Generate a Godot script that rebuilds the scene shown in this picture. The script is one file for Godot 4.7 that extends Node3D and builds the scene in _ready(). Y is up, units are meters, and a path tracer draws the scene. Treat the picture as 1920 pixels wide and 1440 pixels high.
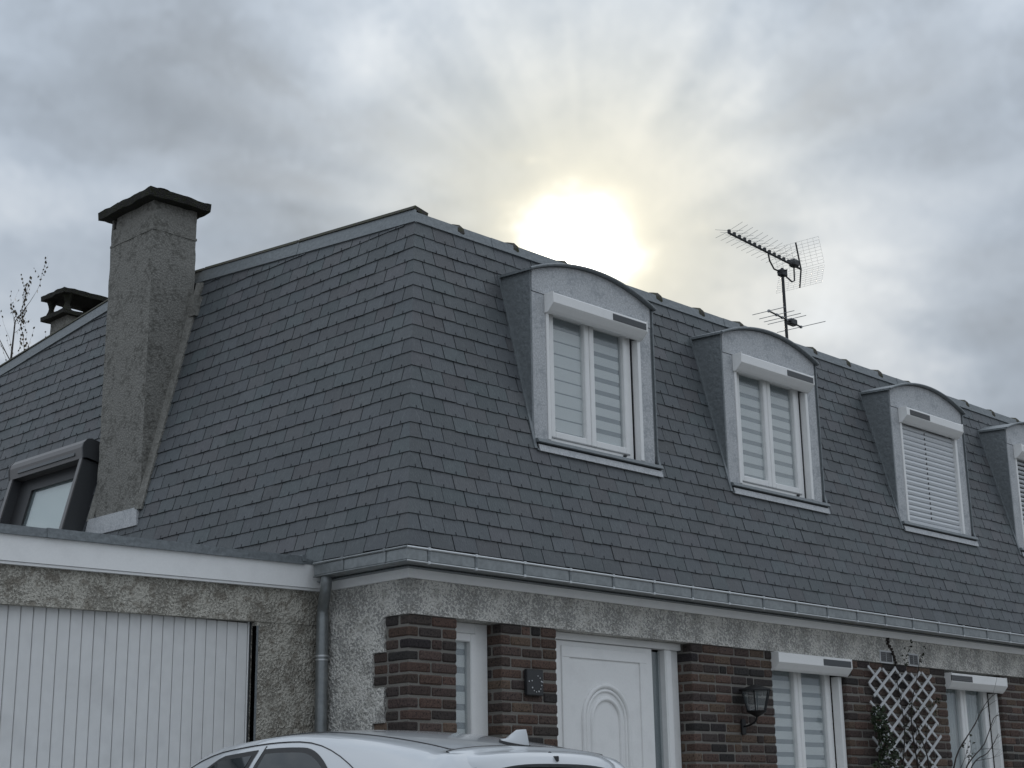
extends Node3D
# A slate mansard house with dormers, its garage and a parked car, seen against the sun behind cloud.
# Metres, y up. "HY" heights are measured from the gutter rim, which lies GL above the ground.

const GL := 2.75          # gutter rim above the ground
const EAVE := 0.06        # slate foot behind the gutter rim
const KS := 0.24563       # how far the steep slope leans in per metre of height
const RIDGE := 2.80       # top of the steep slope
const WALL := 0.20        # wall face behind the gutter rim
const LONG := 13.0        # length of the front
const DEEP := 9.4         # depth of the house
const CS := 0.1153        # course height of the slates
const Y0 := 0.03          # foot of the first course
const BR := 0.0783        # brick course

var rng := RandomNumberGenerator.new()
var M := {}

# ------------------------------------------------------------------ small helpers
func V(x: float, y: float, z: float) -> Vector3:
	return Vector3(x, y + GL, z)

func lin(r: float, g: float, b: float) -> Color:
	return Color(r, g, b).linear_to_srgb()

func st_new() -> SurfaceTool:
	var s := SurfaceTool.new()
	s.begin(Mesh.PRIMITIVE_TRIANGLES)
	return s

func tri(s: SurfaceTool, a: Vector3, b: Vector3, c: Vector3, n: Vector3) -> void:
	s.set_normal(n)
	if (b - a).cross(c - a).dot(n) > 0.0:
		s.add_vertex(a); s.add_vertex(c); s.add_vertex(b)
	else:
		s.add_vertex(a); s.add_vertex(b); s.add_vertex(c)

func face(s: SurfaceTool, pts: Array, away: Vector3) -> void:
	# a flat convex polygon whose normal points away from the point given
	var mid := Vector3.ZERO
	for p in pts:
		mid += p
	mid /= pts.size()
	var n: Vector3 = (pts[1] - pts[0]).cross(pts[2] - pts[0])
	if n.length() < 1e-12 and pts.size() > 3:
		n = (pts[2] - pts[0]).cross(pts[3] - pts[0])
	if n.length() < 1e-12:
		return
	n = n.normalized()
	if n.dot(mid - away) < 0.0:
		n = -n
	for i in range(1, pts.size() - 1):
		tri(s, pts[0], pts[i], pts[i + 1], n)

func hexa(s: SurfaceTool, p: Array) -> void:
	# p: 0-3 one face in ring order, 4-7 the opposite face in the same order
	var c := Vector3.ZERO
	for q in p:
		c += q
	c /= 8.0
	face(s, [p[0], p[1], p[2], p[3]], c)
	face(s, [p[4], p[5], p[6], p[7]], c)
	for i in 4:
		var j := (i + 1) % 4
		face(s, [p[i], p[j], p[j + 4], p[i + 4]], c)

func bx(s: SurfaceTool, a: Vector3, b: Vector3) -> void:
	hexa(s, [Vector3(a.x, a.y, a.z), Vector3(b.x, a.y, a.z), Vector3(b.x, b.y, a.z), Vector3(a.x, b.y, a.z), Vector3(a.x, a.y, b.z), Vector3(b.x, a.y, b.z), Vector3(b.x, b.y, b.z), Vector3(a.x, b.y, b.z)])

func cbx(s: SurfaceTool, a: Vector3, b: Vector3, e := 0.004) -> void:
	# a box with chamfered edges
	var lo := Vector3(minf(a.x, b.x), minf(a.y, b.y), minf(a.z, b.z))
	var hi := Vector3(maxf(a.x, b.x), maxf(a.y, b.y), maxf(a.z, b.z))
	var c := (lo + hi) / 2.0
	var d := (hi - lo) / 2.0
	e = minf(e, minf(d.x, minf(d.y, d.z)) * 0.45)
	for ax in 3:
		var u := (ax + 1) % 3
		var w := (ax + 2) % 3
		for sg in [-1.0, 1.0]:
			var pts := []
			for q in [[-1, -1], [1, -1], [1, 1], [-1, 1]]:
				var v := c
				v[ax] += sg * d[ax]
				v[u] += q[0] * (d[u] - e)
				v[w] += q[1] * (d[w] - e)
				pts.append(v)
			face(s, pts, c)
			for sh in [-1.0, 1.0]:      # the edge shared with the face across u
				var pe := []
				for q in [[0, -1], [0, 1], [1, 1], [1, -1]]:
					var v := c
					v[ax] += sg * (d[ax] - (e if q[0] == 1 else 0.0))
					v[u] += sh * (d[u] - (0.0 if q[0] == 1 else e))
					v[w] += q[1] * (d[w] - e)
					pe.append(v)
				face(s, pe, c)
	for sx in [-1.0, 1.0]:
		for sy in [-1.0, 1.0]:
			for sz in [-1.0, 1.0]:
				var k := Vector3(sx, sy, sz)
				face(s, [c + k * (d - Vector3(0, e, e)), c + k * (d - Vector3(e, 0, e)), c + k * (d - Vector3(e, e, 0))], c)

func extr_x(s: SurfaceTool, poly: Array, x0: float, x1: float, smooth := false) -> void:
	# a profile of Vector2(z, y), run along x
	var c := Vector2.ZERO
	for q in poly:
		c += q
	c /= poly.size()
	var cen := Vector3((x0 + x1) / 2.0, c.y, c.x)
	for x in [x0, x1]:
		var pts := []
		for q in poly:
			pts.append(Vector3(x, q.y, q.x))
		face(s, pts, cen)
	for i in poly.size():
		var a: Vector2 = poly[i]
		var b: Vector2 = poly[(i + 1) % poly.size()]
		face(s, [Vector3(x0, a.y, a.x), Vector3(x1, a.y, a.x), Vector3(x1, b.y, b.x), Vector3(x0, b.y, b.x)], cen)

func rows(s: SurfaceTool, r: Array, wrap: bool, hint: Vector3, by_centre := true) -> void:
	# a smooth sheet through rows of points; its normals turn away from each row's centre (or towards the hint)
	var n := r.size()
	var m: int = r[0].size()
	var nor := []
	for i in n:
		var cen := Vector3.ZERO
		for p in r[i]:
			cen += p
		cen /= m
		var line := []
		for j in m:
			var ja := (j - 1 + m) % m if wrap else maxi(j - 1, 0)
			var jb := (j + 1) % m if wrap else mini(j + 1, m - 1)
			var t: Vector3 = r[mini(i + 1, n - 1)][j] - r[maxi(i - 1, 0)][j]
			var b: Vector3 = r[i][jb] - r[i][ja]
			var q := t.cross(b)
			q = q.normalized() if q.length() > 1e-9 else hint
			var ref: Vector3 = (r[i][j] - cen) if by_centre else hint
			if q.dot(ref) < 0.0:
				q = -q
			line.append(q)
		nor.append(line)
	for i in n - 1:
		for j in (m if wrap else m - 1):
			var k := (j + 1) % m
			var a := [[i, j], [i, k], [i + 1, k], [i + 1, j]]
			for t in [[0, 1, 2], [0, 2, 3]]:
				var q := []
				for e in t:
					q.append(a[e])
				var p0: Vector3 = r[q[0][0]][q[0][1]]
				var p1: Vector3 = r[q[1][0]][q[1][1]]
				var p2: Vector3 = r[q[2][0]][q[2][1]]
				if (p1 - p0).cross(p2 - p0).dot(nor[q[0][0]][q[0][1]] + nor[q[1][0]][q[1][1]] + nor[q[2][0]][q[2][1]]) > 0.0:
					q = [q[0], q[2], q[1]]
				for e in q:
					s.set_normal(nor[e[0]][e[1]])
					s.add_vertex(r[e[0]][e[1]])

func tube(s: SurfaceTool, pts: Array, rad, sides := 8, caps := true) -> void:
	var rr := []
	var prev := Vector3.ZERO
	for i in pts.size():
		var t: Vector3 = (pts[mini(i + 1, pts.size() - 1)] - pts[maxi(i - 1, 0)]).normalized()
		var a := prev
		if i == 0:
			a = Vector3.UP if absf(t.y) < 0.9 else Vector3.RIGHT
		a = (a - t * a.dot(t)).normalized()
		prev = a
		var b := t.cross(a)
		var w: float = rad[i] if rad is Array else rad
		var ring := []
		for j in sides:
			var f := TAU * j / sides
			ring.append(pts[i] + (a * cos(f) + b * sin(f)) * w)
		rr.append(ring)
	rows(s, rr, true, Vector3.UP)
	if caps:
		face(s, rr[0], pts[mini(1, pts.size() - 1)])
		face(s, rr[-1], pts[maxi(pts.size() - 2, 0)])

func put(called: String, s: SurfaceTool, m: Material, parent: Node = null) -> MeshInstance3D:
	var o := MeshInstance3D.new()
	o.name = called
	o.mesh = s.commit()
	o.material_override = m
	(parent if parent else self).add_child(o, true)
	return o

func node(called: String, parent: Node = null) -> Node3D:
	var o := Node3D.new()
	o.name = called
	(parent if parent else self).add_child(o, true)
	return o

func tag(o: Node, label := "", category := "", group := "", kind := "") -> Node:
	for q in [["label", label], ["category", category], ["group", group], ["kind", kind]]:
		if q[1] != "":
			o.set_meta(q[0], q[1])
	return o

# ------------------------------------------------------------------ textures and materials
func nb(sd: int, freq: float, n := 512, oct := 3, kind := FastNoiseLite.TYPE_SIMPLEX_SMOOTH, normalise := true) -> PackedByteArray:
	var f := FastNoiseLite.new()
	f.seed = sd
	f.noise_type = kind
	f.frequency = freq
	f.fractal_octaves = oct
	f.fractal_type = FastNoiseLite.FRACTAL_FBM if oct > 1 else FastNoiseLite.FRACTAL_NONE
	return f.get_seamless_image(n, n, false, false, 0.15, normalise).get_data()

func tex(n: int, fn: Callable) -> ImageTexture:
	var d := PackedByteArray()
	d.resize(n * n * 3)
	for i in n * n:
		var c: Vector3 = fn.call(i)
		d[i * 3] = clampi(int(c.x * 255.0), 0, 255)
		d[i * 3 + 1] = clampi(int(c.y * 255.0), 0, 255)
		d[i * 3 + 2] = clampi(int(c.z * 255.0), 0, 255)
	return ImageTexture.create_from_image(Image.create_from_data(n, n, false, Image.FORMAT_RGB8, d))

func grey_tex(b: PackedByteArray, n := 512) -> ImageTexture:
	return ImageTexture.create_from_image(Image.create_from_data(n, n, false, Image.FORMAT_L8, b))

func mat(called: String, c: Color, rough := 0.7, metal := 0.0) -> StandardMaterial3D:
	var m := StandardMaterial3D.new()
	m.resource_name = called
	m.albedo_color = c
	m.roughness = rough
	m.metallic = metal
	M[called] = m
	return m

func tri_tex(m: StandardMaterial3D, t: Texture2D, size: float, bump: Texture2D = null, bump_cm := 0.0) -> void:
	m.albedo_texture = t
	m.uv1_triplanar = true
	m.uv1_world_triplanar = true
	m.uv1_scale = Vector3.ONE / size
	if bump:
		m.heightmap_enabled = true
		m.heightmap_texture = bump
		m.heightmap_scale = bump_cm

func sst(a: float, b: float, x: float) -> float:
	var t := clampf((x - a) / (b - a), 0.0, 1.0)
	return t * t * (3.0 - 2.0 * t)

func materials() -> void:
	var fine := nb(3, 0.09, 512, 4)
	var mid := nb(7, 0.03, 512, 4)
	var big := nb(11, 0.008, 512, 4)
	var flake := nb(19, 0.05, 512, 2)
	var grain := nb(23, 0.25, 512, 2)
	var fine_t := grey_tex(fine)
	var mid_t := grey_tex(mid)
	var n2k := 1024
	var flake_l := nb(19, 0.045, n2k, 3)
	var speck_l := nb(29, 0.12, n2k, 2)
	var big_l := nb(31, 0.0045, n2k, 4)
	var stain_l := nb(37, 0.010, n2k, 4)
	var flake_t := grey_tex(flake_l, n2k)
	# roughcast: pale trowelled crusts over a darker, dirt-filled ground
	var crust := func(i: int, lo: Vector3, hi: Vector3, cut: float, soft: float, dirt: Vector3, dirt_most: float) -> Vector3:
		var f := (flake_l[i] * 0.55 + speck_l[i] * 0.45) / 255.0
		var w := (big_l[i] / 255.0 - 0.5) * 0.40
		var t := sst(cut - soft - w, cut + soft - w, f)
		var g := 0.90 + 0.20 * (speck_l[i] / 255.0)
		var c: Vector3 = lo.lerp(hi, t) * g
		return c.lerp(dirt * g, sst(0.50, 0.78, stain_l[i] / 255.0) * dirt_most)
	var m := mat("roughcast", Color.WHITE, 0.95)
	tri_tex(m, tex(n2k, func(i): return crust.call(i, Vector3(0.61, 0.605, 0.59), Vector3(0.82, 0.81, 0.785), 0.46, 0.075, Vector3(0.50, 0.49, 0.465), 0.35)), 1.55, flake_t, 1.8)
	m = mat("garage_roughcast", Color.WHITE, 0.95)
	tri_tex(m, tex(n2k, func(i): return crust.call(i, Vector3(0.545, 0.53, 0.495), Vector3(0.73, 0.715, 0.675), 0.47, 0.11, Vector3(0.46, 0.435, 0.395), 0.6)), 1.25, flake_t, 1.6)
	m = mat("chimney_render", Color.WHITE, 0.95)
	tri_tex(m, tex(512, func(i):
		var a := (fine[i] * 0.5 + grain[i] * 0.5) / 255.0
		var b := (mid[i] * 0.6 + big[i] * 0.4) / 255.0
		var c := Vector3(0.51, 0.505, 0.485) * (0.66 + 0.66 * a)
		return c.lerp(Vector3(0.27, 0.265, 0.245), sst(0.45, 0.85, b) * 0.55)), 1.15, fine_t, 0.6)
	m = mat("mossy_concrete", Color.WHITE, 1.0)
	tri_tex(m, tex(512, func(i):
		var a := fine[i] / 255.0
		return Vector3(0.16, 0.155, 0.145).lerp(Vector3(0.165, 0.175, 0.11), sst(0.45, 0.7, mid[i] / 255.0)) * (0.65 + 0.7 * a)), 0.8, fine_t, 1.6)
	# slate: fine riven grain; the tone of each slate is in its vertex colours
	m = mat("slate", Color.WHITE, 0.55)
	m.vertex_color_use_as_albedo = true
	tri_tex(m, tex(512, func(i):
		var a := 0.76 + 0.20 * (fine[i] * 0.4 + grain[i] * 0.6) / 255.0
		var l := (sst(0.50, 0.95, mid[i] / 255.0) - 0.3) * 0.12 + sst(0.86, 0.96, fine[i] / 255.0) * 0.10
		return Vector3(a + l, a + l, a + l * 0.9)), 0.7, fine_t, 0.3)
	m.uv1_scale = Vector3(1.9, 0.62, 1.9)      # rain streaks run down the slope
	mat("slate_underlay", lin(0.035, 0.038, 0.042), 0.9)
	mat("hook_wire", lin(0.05, 0.05, 0.055), 0.5, 0.5)
	var spangle := tex(512, func(i):
		var a := 0.80 + 0.24 * fine[i] / 255.0
		var b := sst(0.45, 0.80, (mid[i] * 0.5 + big[i] * 0.5) / 255.0)
		return Vector3(a, a, a).lerp(Vector3(0.62, 0.64, 0.66), b * 0.35))
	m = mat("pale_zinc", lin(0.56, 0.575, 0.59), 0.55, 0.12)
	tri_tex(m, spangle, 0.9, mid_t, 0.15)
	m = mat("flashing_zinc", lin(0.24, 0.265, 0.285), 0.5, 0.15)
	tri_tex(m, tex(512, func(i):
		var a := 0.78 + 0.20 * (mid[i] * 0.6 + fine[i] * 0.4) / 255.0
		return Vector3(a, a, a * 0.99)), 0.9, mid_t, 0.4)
	m = mat("gutter_zinc", lin(0.30, 0.32, 0.325), 0.34, 0.6)
	tri_tex(m, tex(512, func(i):
		var a := 0.78 + 0.26 * (mid[i] * 0.5 + big[i] * 0.5) / 255.0
		return Vector3(a, a, a)), 0.8)
	mat("bright_zinc", lin(0.58, 0.60, 0.61), 0.28, 0.7)  # brighter than gutter_zinc; on the front gutter this paints in the sky glint
	m = mat("white_pvc", Color.WHITE, 0.38)
	tri_tex(m, tex(512, func(i):
		var a := 0.915 + 0.02 * fine[i] / 255.0 - 0.02 * sst(0.5, 0.95, big[i] / 255.0)
		return Vector3(a, a, a * 0.995)), 1.2)
	m = mat("garage_panel", Color.WHITE, 0.5)
	tri_tex(m, tex(512, func(i):
		var a := 0.835 + 0.03 * mid[i] / 255.0 - 0.03 * sst(0.5, 0.95, big[i] / 255.0)
		return Vector3(a, a, a * 0.995)), 1.9)
	m = mat("brick", Color.WHITE, 0.92)
	m.vertex_color_use_as_albedo = true
	tri_tex(m, tex(512, func(i):
		var a := 0.50 + 0.70 * (fine[i] * 0.40 + mid[i] * 0.40 + grain[i] * 0.2) / 255.0
		var d := sst(0.62, 0.82, mid[511 * 512 - i if i < 511 * 512 else 0] / 255.0)
		return Vector3(a, a * 0.98, a * 0.96).lerp(Vector3(0.33, 0.33, 0.35), d * 0.7)), 0.36, fine_t, 0.9)
	m = mat("mortar", Color.WHITE, 1.0)
	tri_tex(m, tex(512, func(i):
		var a := 0.38 + 0.22 * (fine[i] * 0.5 + grain[i] * 0.5) / 255.0
		return Vector3(a, a * 0.975, a * 0.93)), 0.5, fine_t, 0.5)
	m = mat("ridge_clay", Color.WHITE, 0.95)
	tri_tex(m, tex(512, func(i):
		var a := 0.7 + 0.5 * fine[i] / 255.0
		return Vector3(0.30, 0.285, 0.27).lerp(Vector3(0.28, 0.29, 0.20), sst(0.45, 0.65, mid[i] / 255.0)) * a), 0.7, fine_t, 0.8)
	m = mat("asphalt", Color.WHITE, 0.95)
	tri_tex(m, tex(512, func(i):
		var a := 0.33 + 0.16 * (grain[i] * 0.5 + big[i] * 0.5) / 255.0
		return Vector3(a, a, a * 0.99)), 2.3, fine_t, 0.6)
	m = mat("paving", Color.WHITE, 0.95)
	tri_tex(m, tex(512, func(i):
		var a := 0.46 + 0.16 * (grain[i] * 0.4 + mid[i] * 0.6) / 255.0
		return Vector3(a, a * 0.985, a * 0.95)), 1.7, fine_t, 0.6)
	mat("rubber", lin(0.02, 0.02, 0.021), 0.6)
	mat("black_plastic", lin(0.025, 0.026, 0.028), 0.45)
	mat("solar_strip", lin(0.045, 0.05, 0.055), 0.3)
	mat("sky_sheen_board", lin(0.50, 0.56, 0.53), 0.8)  # pale tone stands in for sky mirrored in the roof window
	mat("anthracite", lin(0.055, 0.058, 0.062), 0.45)
	mat("warm_grey_cover", lin(0.17, 0.165, 0.165), 0.45, 0.3)
	mat("blind_cloth", lin(0.60, 0.61, 0.60), 0.9)
	mat("blind_sheer", lin(0.20, 0.21, 0.22), 0.9)
	mat("curtain_cloth", lin(0.27, 0.29, 0.29), 0.9)
	mat("room_wall", lin(0.42, 0.41, 0.39), 0.9)
	mat("shutter_slat", lin(0.62, 0.64, 0.66), 0.4)
	mat("dark_metal", lin(0.03, 0.031, 0.033), 0.5, 0.3)
	mat("alu_rod", lin(0.30, 0.31, 0.32), 0.4, 0.6)
	mat("lantern_iron", lin(0.012, 0.012, 0.013), 0.55, 0.2)
	mat("trellis_wood", lin(0.52, 0.53, 0.54), 0.7)
	mat("bark", lin(0.06, 0.05, 0.042), 0.95)
	mat("vine_bark", lin(0.035, 0.028, 0.024), 0.95)
	m = mat("leaf", lin(0.035, 0.05, 0.025), 0.7)
	m.vertex_color_use_as_albedo = true
	m.albedo_color = Color.WHITE
	m = mat("pane", Color(0.80, 0.88, 0.90, 0.10), 0.03)
	m.transparency = BaseMaterial3D.TRANSPARENCY_ALPHA
	m = mat("car_paint", lin(0.50, 0.52, 0.54), 0.32, 0.0)
	m.clearcoat_enabled = true
	m.clearcoat = 1.0
	m.clearcoat_roughness = 0.06
	m = mat("car_glass", lin(0.02, 0.024, 0.026), 0.04)
	m = mat("lamp_red", lin(0.25, 0.01, 0.012), 0.15)
	m = mat("lamp_clear", lin(0.55, 0.56, 0.58), 0.1, 0.3)
	m = mat("alloy", lin(0.45, 0.46, 0.47), 0.35, 0.8)

# ------------------------------------------------------------------ sky
func sky_panorama() -> ImageTexture:
	var w := 2048
	var h := 1024
	var d := PackedFloat32Array()
	d.resize(w * h * 3)
	var n1 := FastNoiseLite.new()
	n1.seed = 5
	n1.noise_type = FastNoiseLite.TYPE_SIMPLEX_SMOOTH
	n1.frequency = 1.0
	n1.fractal_octaves = 5
	n1.fractal_gain = 0.52
	n1.domain_warp_enabled = true
	n1.domain_warp_amplitude = 0.35
	n1.domain_warp_frequency = 1.6
	var n2: FastNoiseLite = n1.duplicate()
	n2.seed = 9
	n2.fractal_octaves = 3
	var sun := Vector3(sin(deg_to_rad(48.8)) * cos(deg_to_rad(20.5)), sin(deg_to_rad(20.5)), -cos(deg_to_rad(48.8)) * cos(deg_to_rad(20.5)))
	var s_r := Vector3.UP.cross(sun).normalized()
	var s_u := sun.cross(s_r)
	# banks and breaks in the cloud: azimuth, height, half sizes, lean, strength
	var banks := [[29.0, 24.5, 10.0, 8.0, -0.2, -0.30], [63.5, 22.0, 6.5, 8.0, 0.1, -0.25], [32.0, 25.0, 6.0, 4.2, -0.3, -0.38], [36.5, 21.5, 4.2, 3.4, -0.5, -0.30], [26.0, 22.5, 2.6, 3.0, 0.0, 0.08], [30.0, 19.0, 3.5, 2.0, 0.2, -0.10],
		[41.0, 28.0, 4.0, 2.5, 0.0, 0.12], [61.0, 25.0, 5.0, 3.8, 0.2, -0.34], [65.0, 21.0, 2.5, 3.0, 0.0, -0.18], [59.0, 17.0, 3.6, 2.2, -0.3, 0.42], [64.3, 14.8, 2.4, 3.2, 0.5, -0.42], [55.5, 20.5, 2.0, 1.6, 0.0, -0.10], [66.0, 28.0, 2.0, 1.8, 0.0, 0.15]]
	for y in h / 2:
		var el := PI * (0.5 - (y + 0.5) / h)
		var eld := rad_to_deg(el)
		var x := 0
		while x < w:
			var az := TAU * (x + 0.5) / w
			var azd := rad_to_deg(az)
			var near := azd > 15.0 and azd < 80.0 and eld < 36.0
			var step := 1 if near else 4
			if not near:
				az = TAU * (x + 2.0) / w
				azd = rad_to_deg(az)
			var dir := Vector3(sin(az) * cos(el), sin(el), -cos(az) * cos(el))
			# flat cloud deck: sample it where the line of sight meets a layer overhead
			var k := 1.0 / (dir.y + 0.22)
			var c1 := n1.get_noise_3d(dir.x * k * 1.3, 0.7, dir.z * k * 1.3)
			var c2 := n2.get_noise_3d(dir.x * k * 3.6, 5.0, dir.z * k * 3.6)
			var lum := 0.47 * (1.0 + 2.0 * dir.y) / 1.684
			var c3 := n1.get_noise_3d(dir.x * k * 7.5, 9.0, dir.z * k * 7.5)
			var f := 1.0 + 0.36 * c1 + 0.22 * c2 + 0.12 * c3
			var bank := 0.0
			for b in banks:
				var da := azd - float(b[0])
				da = da - 360.0 * roundf(da / 360.0)
				if absf(da) < 16.0:
					var de := eld - float(b[1])
					var u := da / float(b[2])
					var v := (de - da * float(b[4])) / float(b[3])
					var q := u * u + v * v
					if q < 9.0:
						bank += float(b[5]) * exp(-q * (1.0 + 0.5 * c2))
			f *= exp(0.85 * bank)
			lum *= f
			var col := Vector3(0.79, 0.92, 1.09).lerp(Vector3(0.89, 0.955, 1.03), sst(0.7, 1.25, f)) * lum
			var th := rad_to_deg(acos(clampf(dir.dot(sun), -1.0, 1.0)))
			if th < 60.0:
				var ph := atan2(dir.dot(s_r), dir.dot(s_u))
				var ray := n2.get_noise_2d(ph * 3.1, 3.3) * sst(3.0, 7.0, th) * sst(22.0, 12.0, th)
				col *= Vector3.ONE.lerp(Vector3(1.0, 0.90, 0.70), exp(-pow(th / 7.0, 2.0)))      # the cloud is thin and yellowed before the sun
				var t2 := th * (1.0 + 0.40 * c2 + 0.15 * c1 + 0.42 * c3)
				col += Vector3(1.0, 0.90, 0.72) * (0.22 * exp(-th / 9.5) * (1.0 + 0.7 * ray))
				col += Vector3(1.0, 0.88, 0.60) * (0.10 * exp(-pow(t2 / 4.6, 2.0)) * (1.0 + 0.4 * ray))
				col += Vector3(1.0, 0.84, 0.50) * (0.24 * exp(-pow(t2 / 2.3, 3.0)))
				col += Vector3(1.0, 0.97, 0.88) * (4.5 * exp(-pow(t2 / 1.04, 2.0)))
			for i in mini(step, w - x):
				var o := (y * w + x + i) * 3
				d[o] = col.x
				d[o + 1] = col.y
				d[o + 2] = col.z
			x += step
	for o in range(w * (h / 2) * 3, w * h * 3, 3):
		d[o] = 0.10
		d[o + 1] = 0.10
		d[o + 2] = 0.095
	return ImageTexture.create_from_image(Image.create_from_data(w, h, false, Image.FORMAT_RGBF, d.to_byte_array()))

# ------------------------------------------------------------------ house
func off(y: float) -> float:
	return EAVE + KS * y

class Slope:
	var o: Vector3
	var u: Vector3
	var v: Vector3
	var n: Vector3
	func at(a: float, y: float, out: float) -> Vector3:
		return o + u * a + v * y + n * out

func slope(front: bool) -> Slope:
	# a runs along the eaves from the corner, y is true height above the gutter rim
	var s := Slope.new()
	if front:
		s.o = V(0, 0, -EAVE); s.u = Vector3(1, 0, 0); s.v = Vector3(0, 1, -KS); s.n = Vector3(0, KS, 1).normalized()
	else:
		s.o = V(EAVE, 0, 0); s.u = Vector3(0, 0, -1); s.v = Vector3(KS, 1, 0); s.n = Vector3(-1, KS, 0).normalized()
	return s

func verge(a: float) -> float:
	# top of the slates on the side slope, a metres back from the front
	return 2.685 + 0.092 * (a - 0.75) if a < 5.15 else 2.685 + 0.092 * 4.4 - 0.135 * (a - 5.15)

const DORMERS := [[1.575, 0], [4.045, 0], [6.875, 1], [9.36, 2], [11.9, 0]]

func mansard(house: Node3D) -> void:
	var roof := node("mansard_roof", house)
	var cells := []           # [distance, corners, colour]
	var under := st_new()
	var hooks := st_new()
	var eye := V(-6.81, -1.71, 7.58)
	for front in [true, false]:
		var sl := slope(front)
		var total := 23 if front else 27
		for i in total:
			var y := Y0 + CS * i
			var spans := [[off(y), LONG if front else DEEP]]
			var cut := []
			if front:
				for q in DORMERS:
					if y > 0.93 and y < 2.42:
						cut.append([q[0] + 0.012, q[0] + 1.478])
			else:
				if y > 0.72:
					cut.append([3.66, 4.35])
				if y > 2.6:      # where the verge comes down to this course
					var lo := 0.0
					var a := off(y)
					while a < DEEP:
						if verge(a) > y + 0.01:
							if lo == 0.0:
								lo = a
								spans = [[a, a]]
							spans[0][1] = a
						a += 0.01
					if lo == 0.0:
						continue
			for c in cut:
				var nx := []
				for q in spans:
					if c[1] <= q[0] or c[0] >= q[1]:
						nx.append(q)
					else:
						if c[0] > q[0] + 0.02:
							nx.append([q[0], c[0]])
						if c[1] < q[1] - 0.02:
							nx.append([c[1], q[1]])
				spans = nx
			for q in spans:
				var a0: float = q[0]
				var a1: float = q[1]
				var yt := minf(y + CS, 2.72) if front else y + CS
				var ta := minf(yt, verge(a0)) if not front else yt
				var tb := minf(yt, verge(a1)) if not front else yt
				var ha := a0 + 0.001
				var hb := ha
				if a0 < off(y) + 0.001:
					hb = ha + KS * (ta - y)
				hexa(under, [sl.at(ha, y, -0.02), sl.at(a1, y, -0.02), sl.at(a1, tb, -0.02), sl.at(hb, ta, -0.02), sl.at(ha, y, 0.0), sl.at(a1, y, 0.0), sl.at(a1, tb, 0.0), sl.at(hb, ta, 0.0)])
				var at_hip := a0 < off(y) + 0.001
				# broken bond: half a slate on every other course, joints a little uneven
				var edges := [a0]
				var e := floorf(a0 / 0.2225) * 0.2225 + (0.0 if i % 2 == 0 else 0.1112) + 0.02
				if at_hip:
					e = a0 + (0.205 if i % 2 == 0 else 0.10)
				while e < a1 - 0.03:
					if e > a0 + 0.035:
						edges.append(e + rng.randf_range(-0.011, 0.011))
					e += 0.2225
				edges.append(a1)
				for k in edges.size() - 1:
					var l: float = edges[k] + (0.0035 if k > 0 else 0.0)
					var r: float = edges[k + 1] - (0.0035 if k < edges.size() - 2 else 0.0)
					var top_l := y + CS + 0.055
					var top_r := top_l
					if front:
						top_l = minf(top_l, 2.72)
						top_r = top_l
					else:
						top_l = minf(top_l, verge(l) + 0.03)
						top_r = minf(top_r, verge(r) + 0.03)
					if top_l < y + 0.005 and top_r < y + 0.005:
						continue
					top_l = maxf(top_l, y + 0.004)
					top_r = maxf(top_r, y + 0.004)
					var ul := l
					if at_hip and k == 0:
						ul = l + KS * (top_l - y) - 0.0045
					var sag := rng.randf_range(-0.003, 0.003)
					var skew := rng.randf_range(-0.0025, 0.0025)
					var nb0 := 0.0145 + rng.randf_range(-0.002, 0.0035)
					var nt := 0.0045 + rng.randf_range(-0.001, 0.001)
					if at_hip and k == 0:      # slates meet along the hip
						nb0 = 0.0145
						sag = 0.0
						skew = 0.0
						l -= 0.0138
					var p := [sl.at(l, y + sag - skew, nb0 - 0.006), sl.at(r, y + sag + skew, nb0 - 0.006), sl.at(r, top_r, nt - 0.004), sl.at(ul, top_l, nt - 0.004),
						sl.at(l, y + sag - skew, nb0), sl.at(r, y + sag + skew, nb0), sl.at(r, top_r, nt), sl.at(ul, top_l, nt)]
					var tone := 0.140 * rng.randf_range(0.86, 1.13)
					var hue := rng.randf()
					var col := Color(tone * 0.92, tone * 1.02, tone * 1.09)
					if hue < 0.22:
						col = Color(tone * 0.965, tone * 1.01, tone * 1.07)
					elif hue > 0.84:
						col = Color(tone * 0.88, tone * 1.03, tone * 1.09)
					cells.append([eye.distance_to(p[5]), p, col])
					if r - l > 0.12 and i > 0:
						var mx := (l + r) / 2.0
						hexa(hooks, [sl.at(mx - 0.001, y - 0.005, nb0), sl.at(mx + 0.001, y - 0.005, nb0), sl.at(mx + 0.001, y + 0.022, nb0 - 0.001), sl.at(mx - 0.001, y + 0.022, nb0 - 0.001),
							sl.at(mx - 0.001, y - 0.005, nb0 + 0.004), sl.at(mx + 0.001, y - 0.005, nb0 + 0.004), sl.at(mx + 0.001, y + 0.022, nb0 + 0.003), sl.at(mx - 0.001, y + 0.022, nb0 + 0.003)])
	cells.sort_custom(func(a, b): return a[0] < b[0])
	var rest := st_new()
	for i in cells.size():
		var s := st_new() if i < 300 else rest
		s.set_color(cells[i][2])
		hexa(s, cells[i][1])
		if i < 300:
			put("slate", s, M.slate, roof)
	tag(put("slates", rest, M.slate, roof), "", "", "", "stuff")
	put("boarding", under, M.slate_underlay, roof)
	tag(put("slate_hooks", hooks, M.hook_wire, roof), "", "", "", "stuff")
	# zinc strip under the ridge tiles on the front, in lapped lengths
	var sl := slope(true)
	var x := 0.0
	var i := 0
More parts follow.
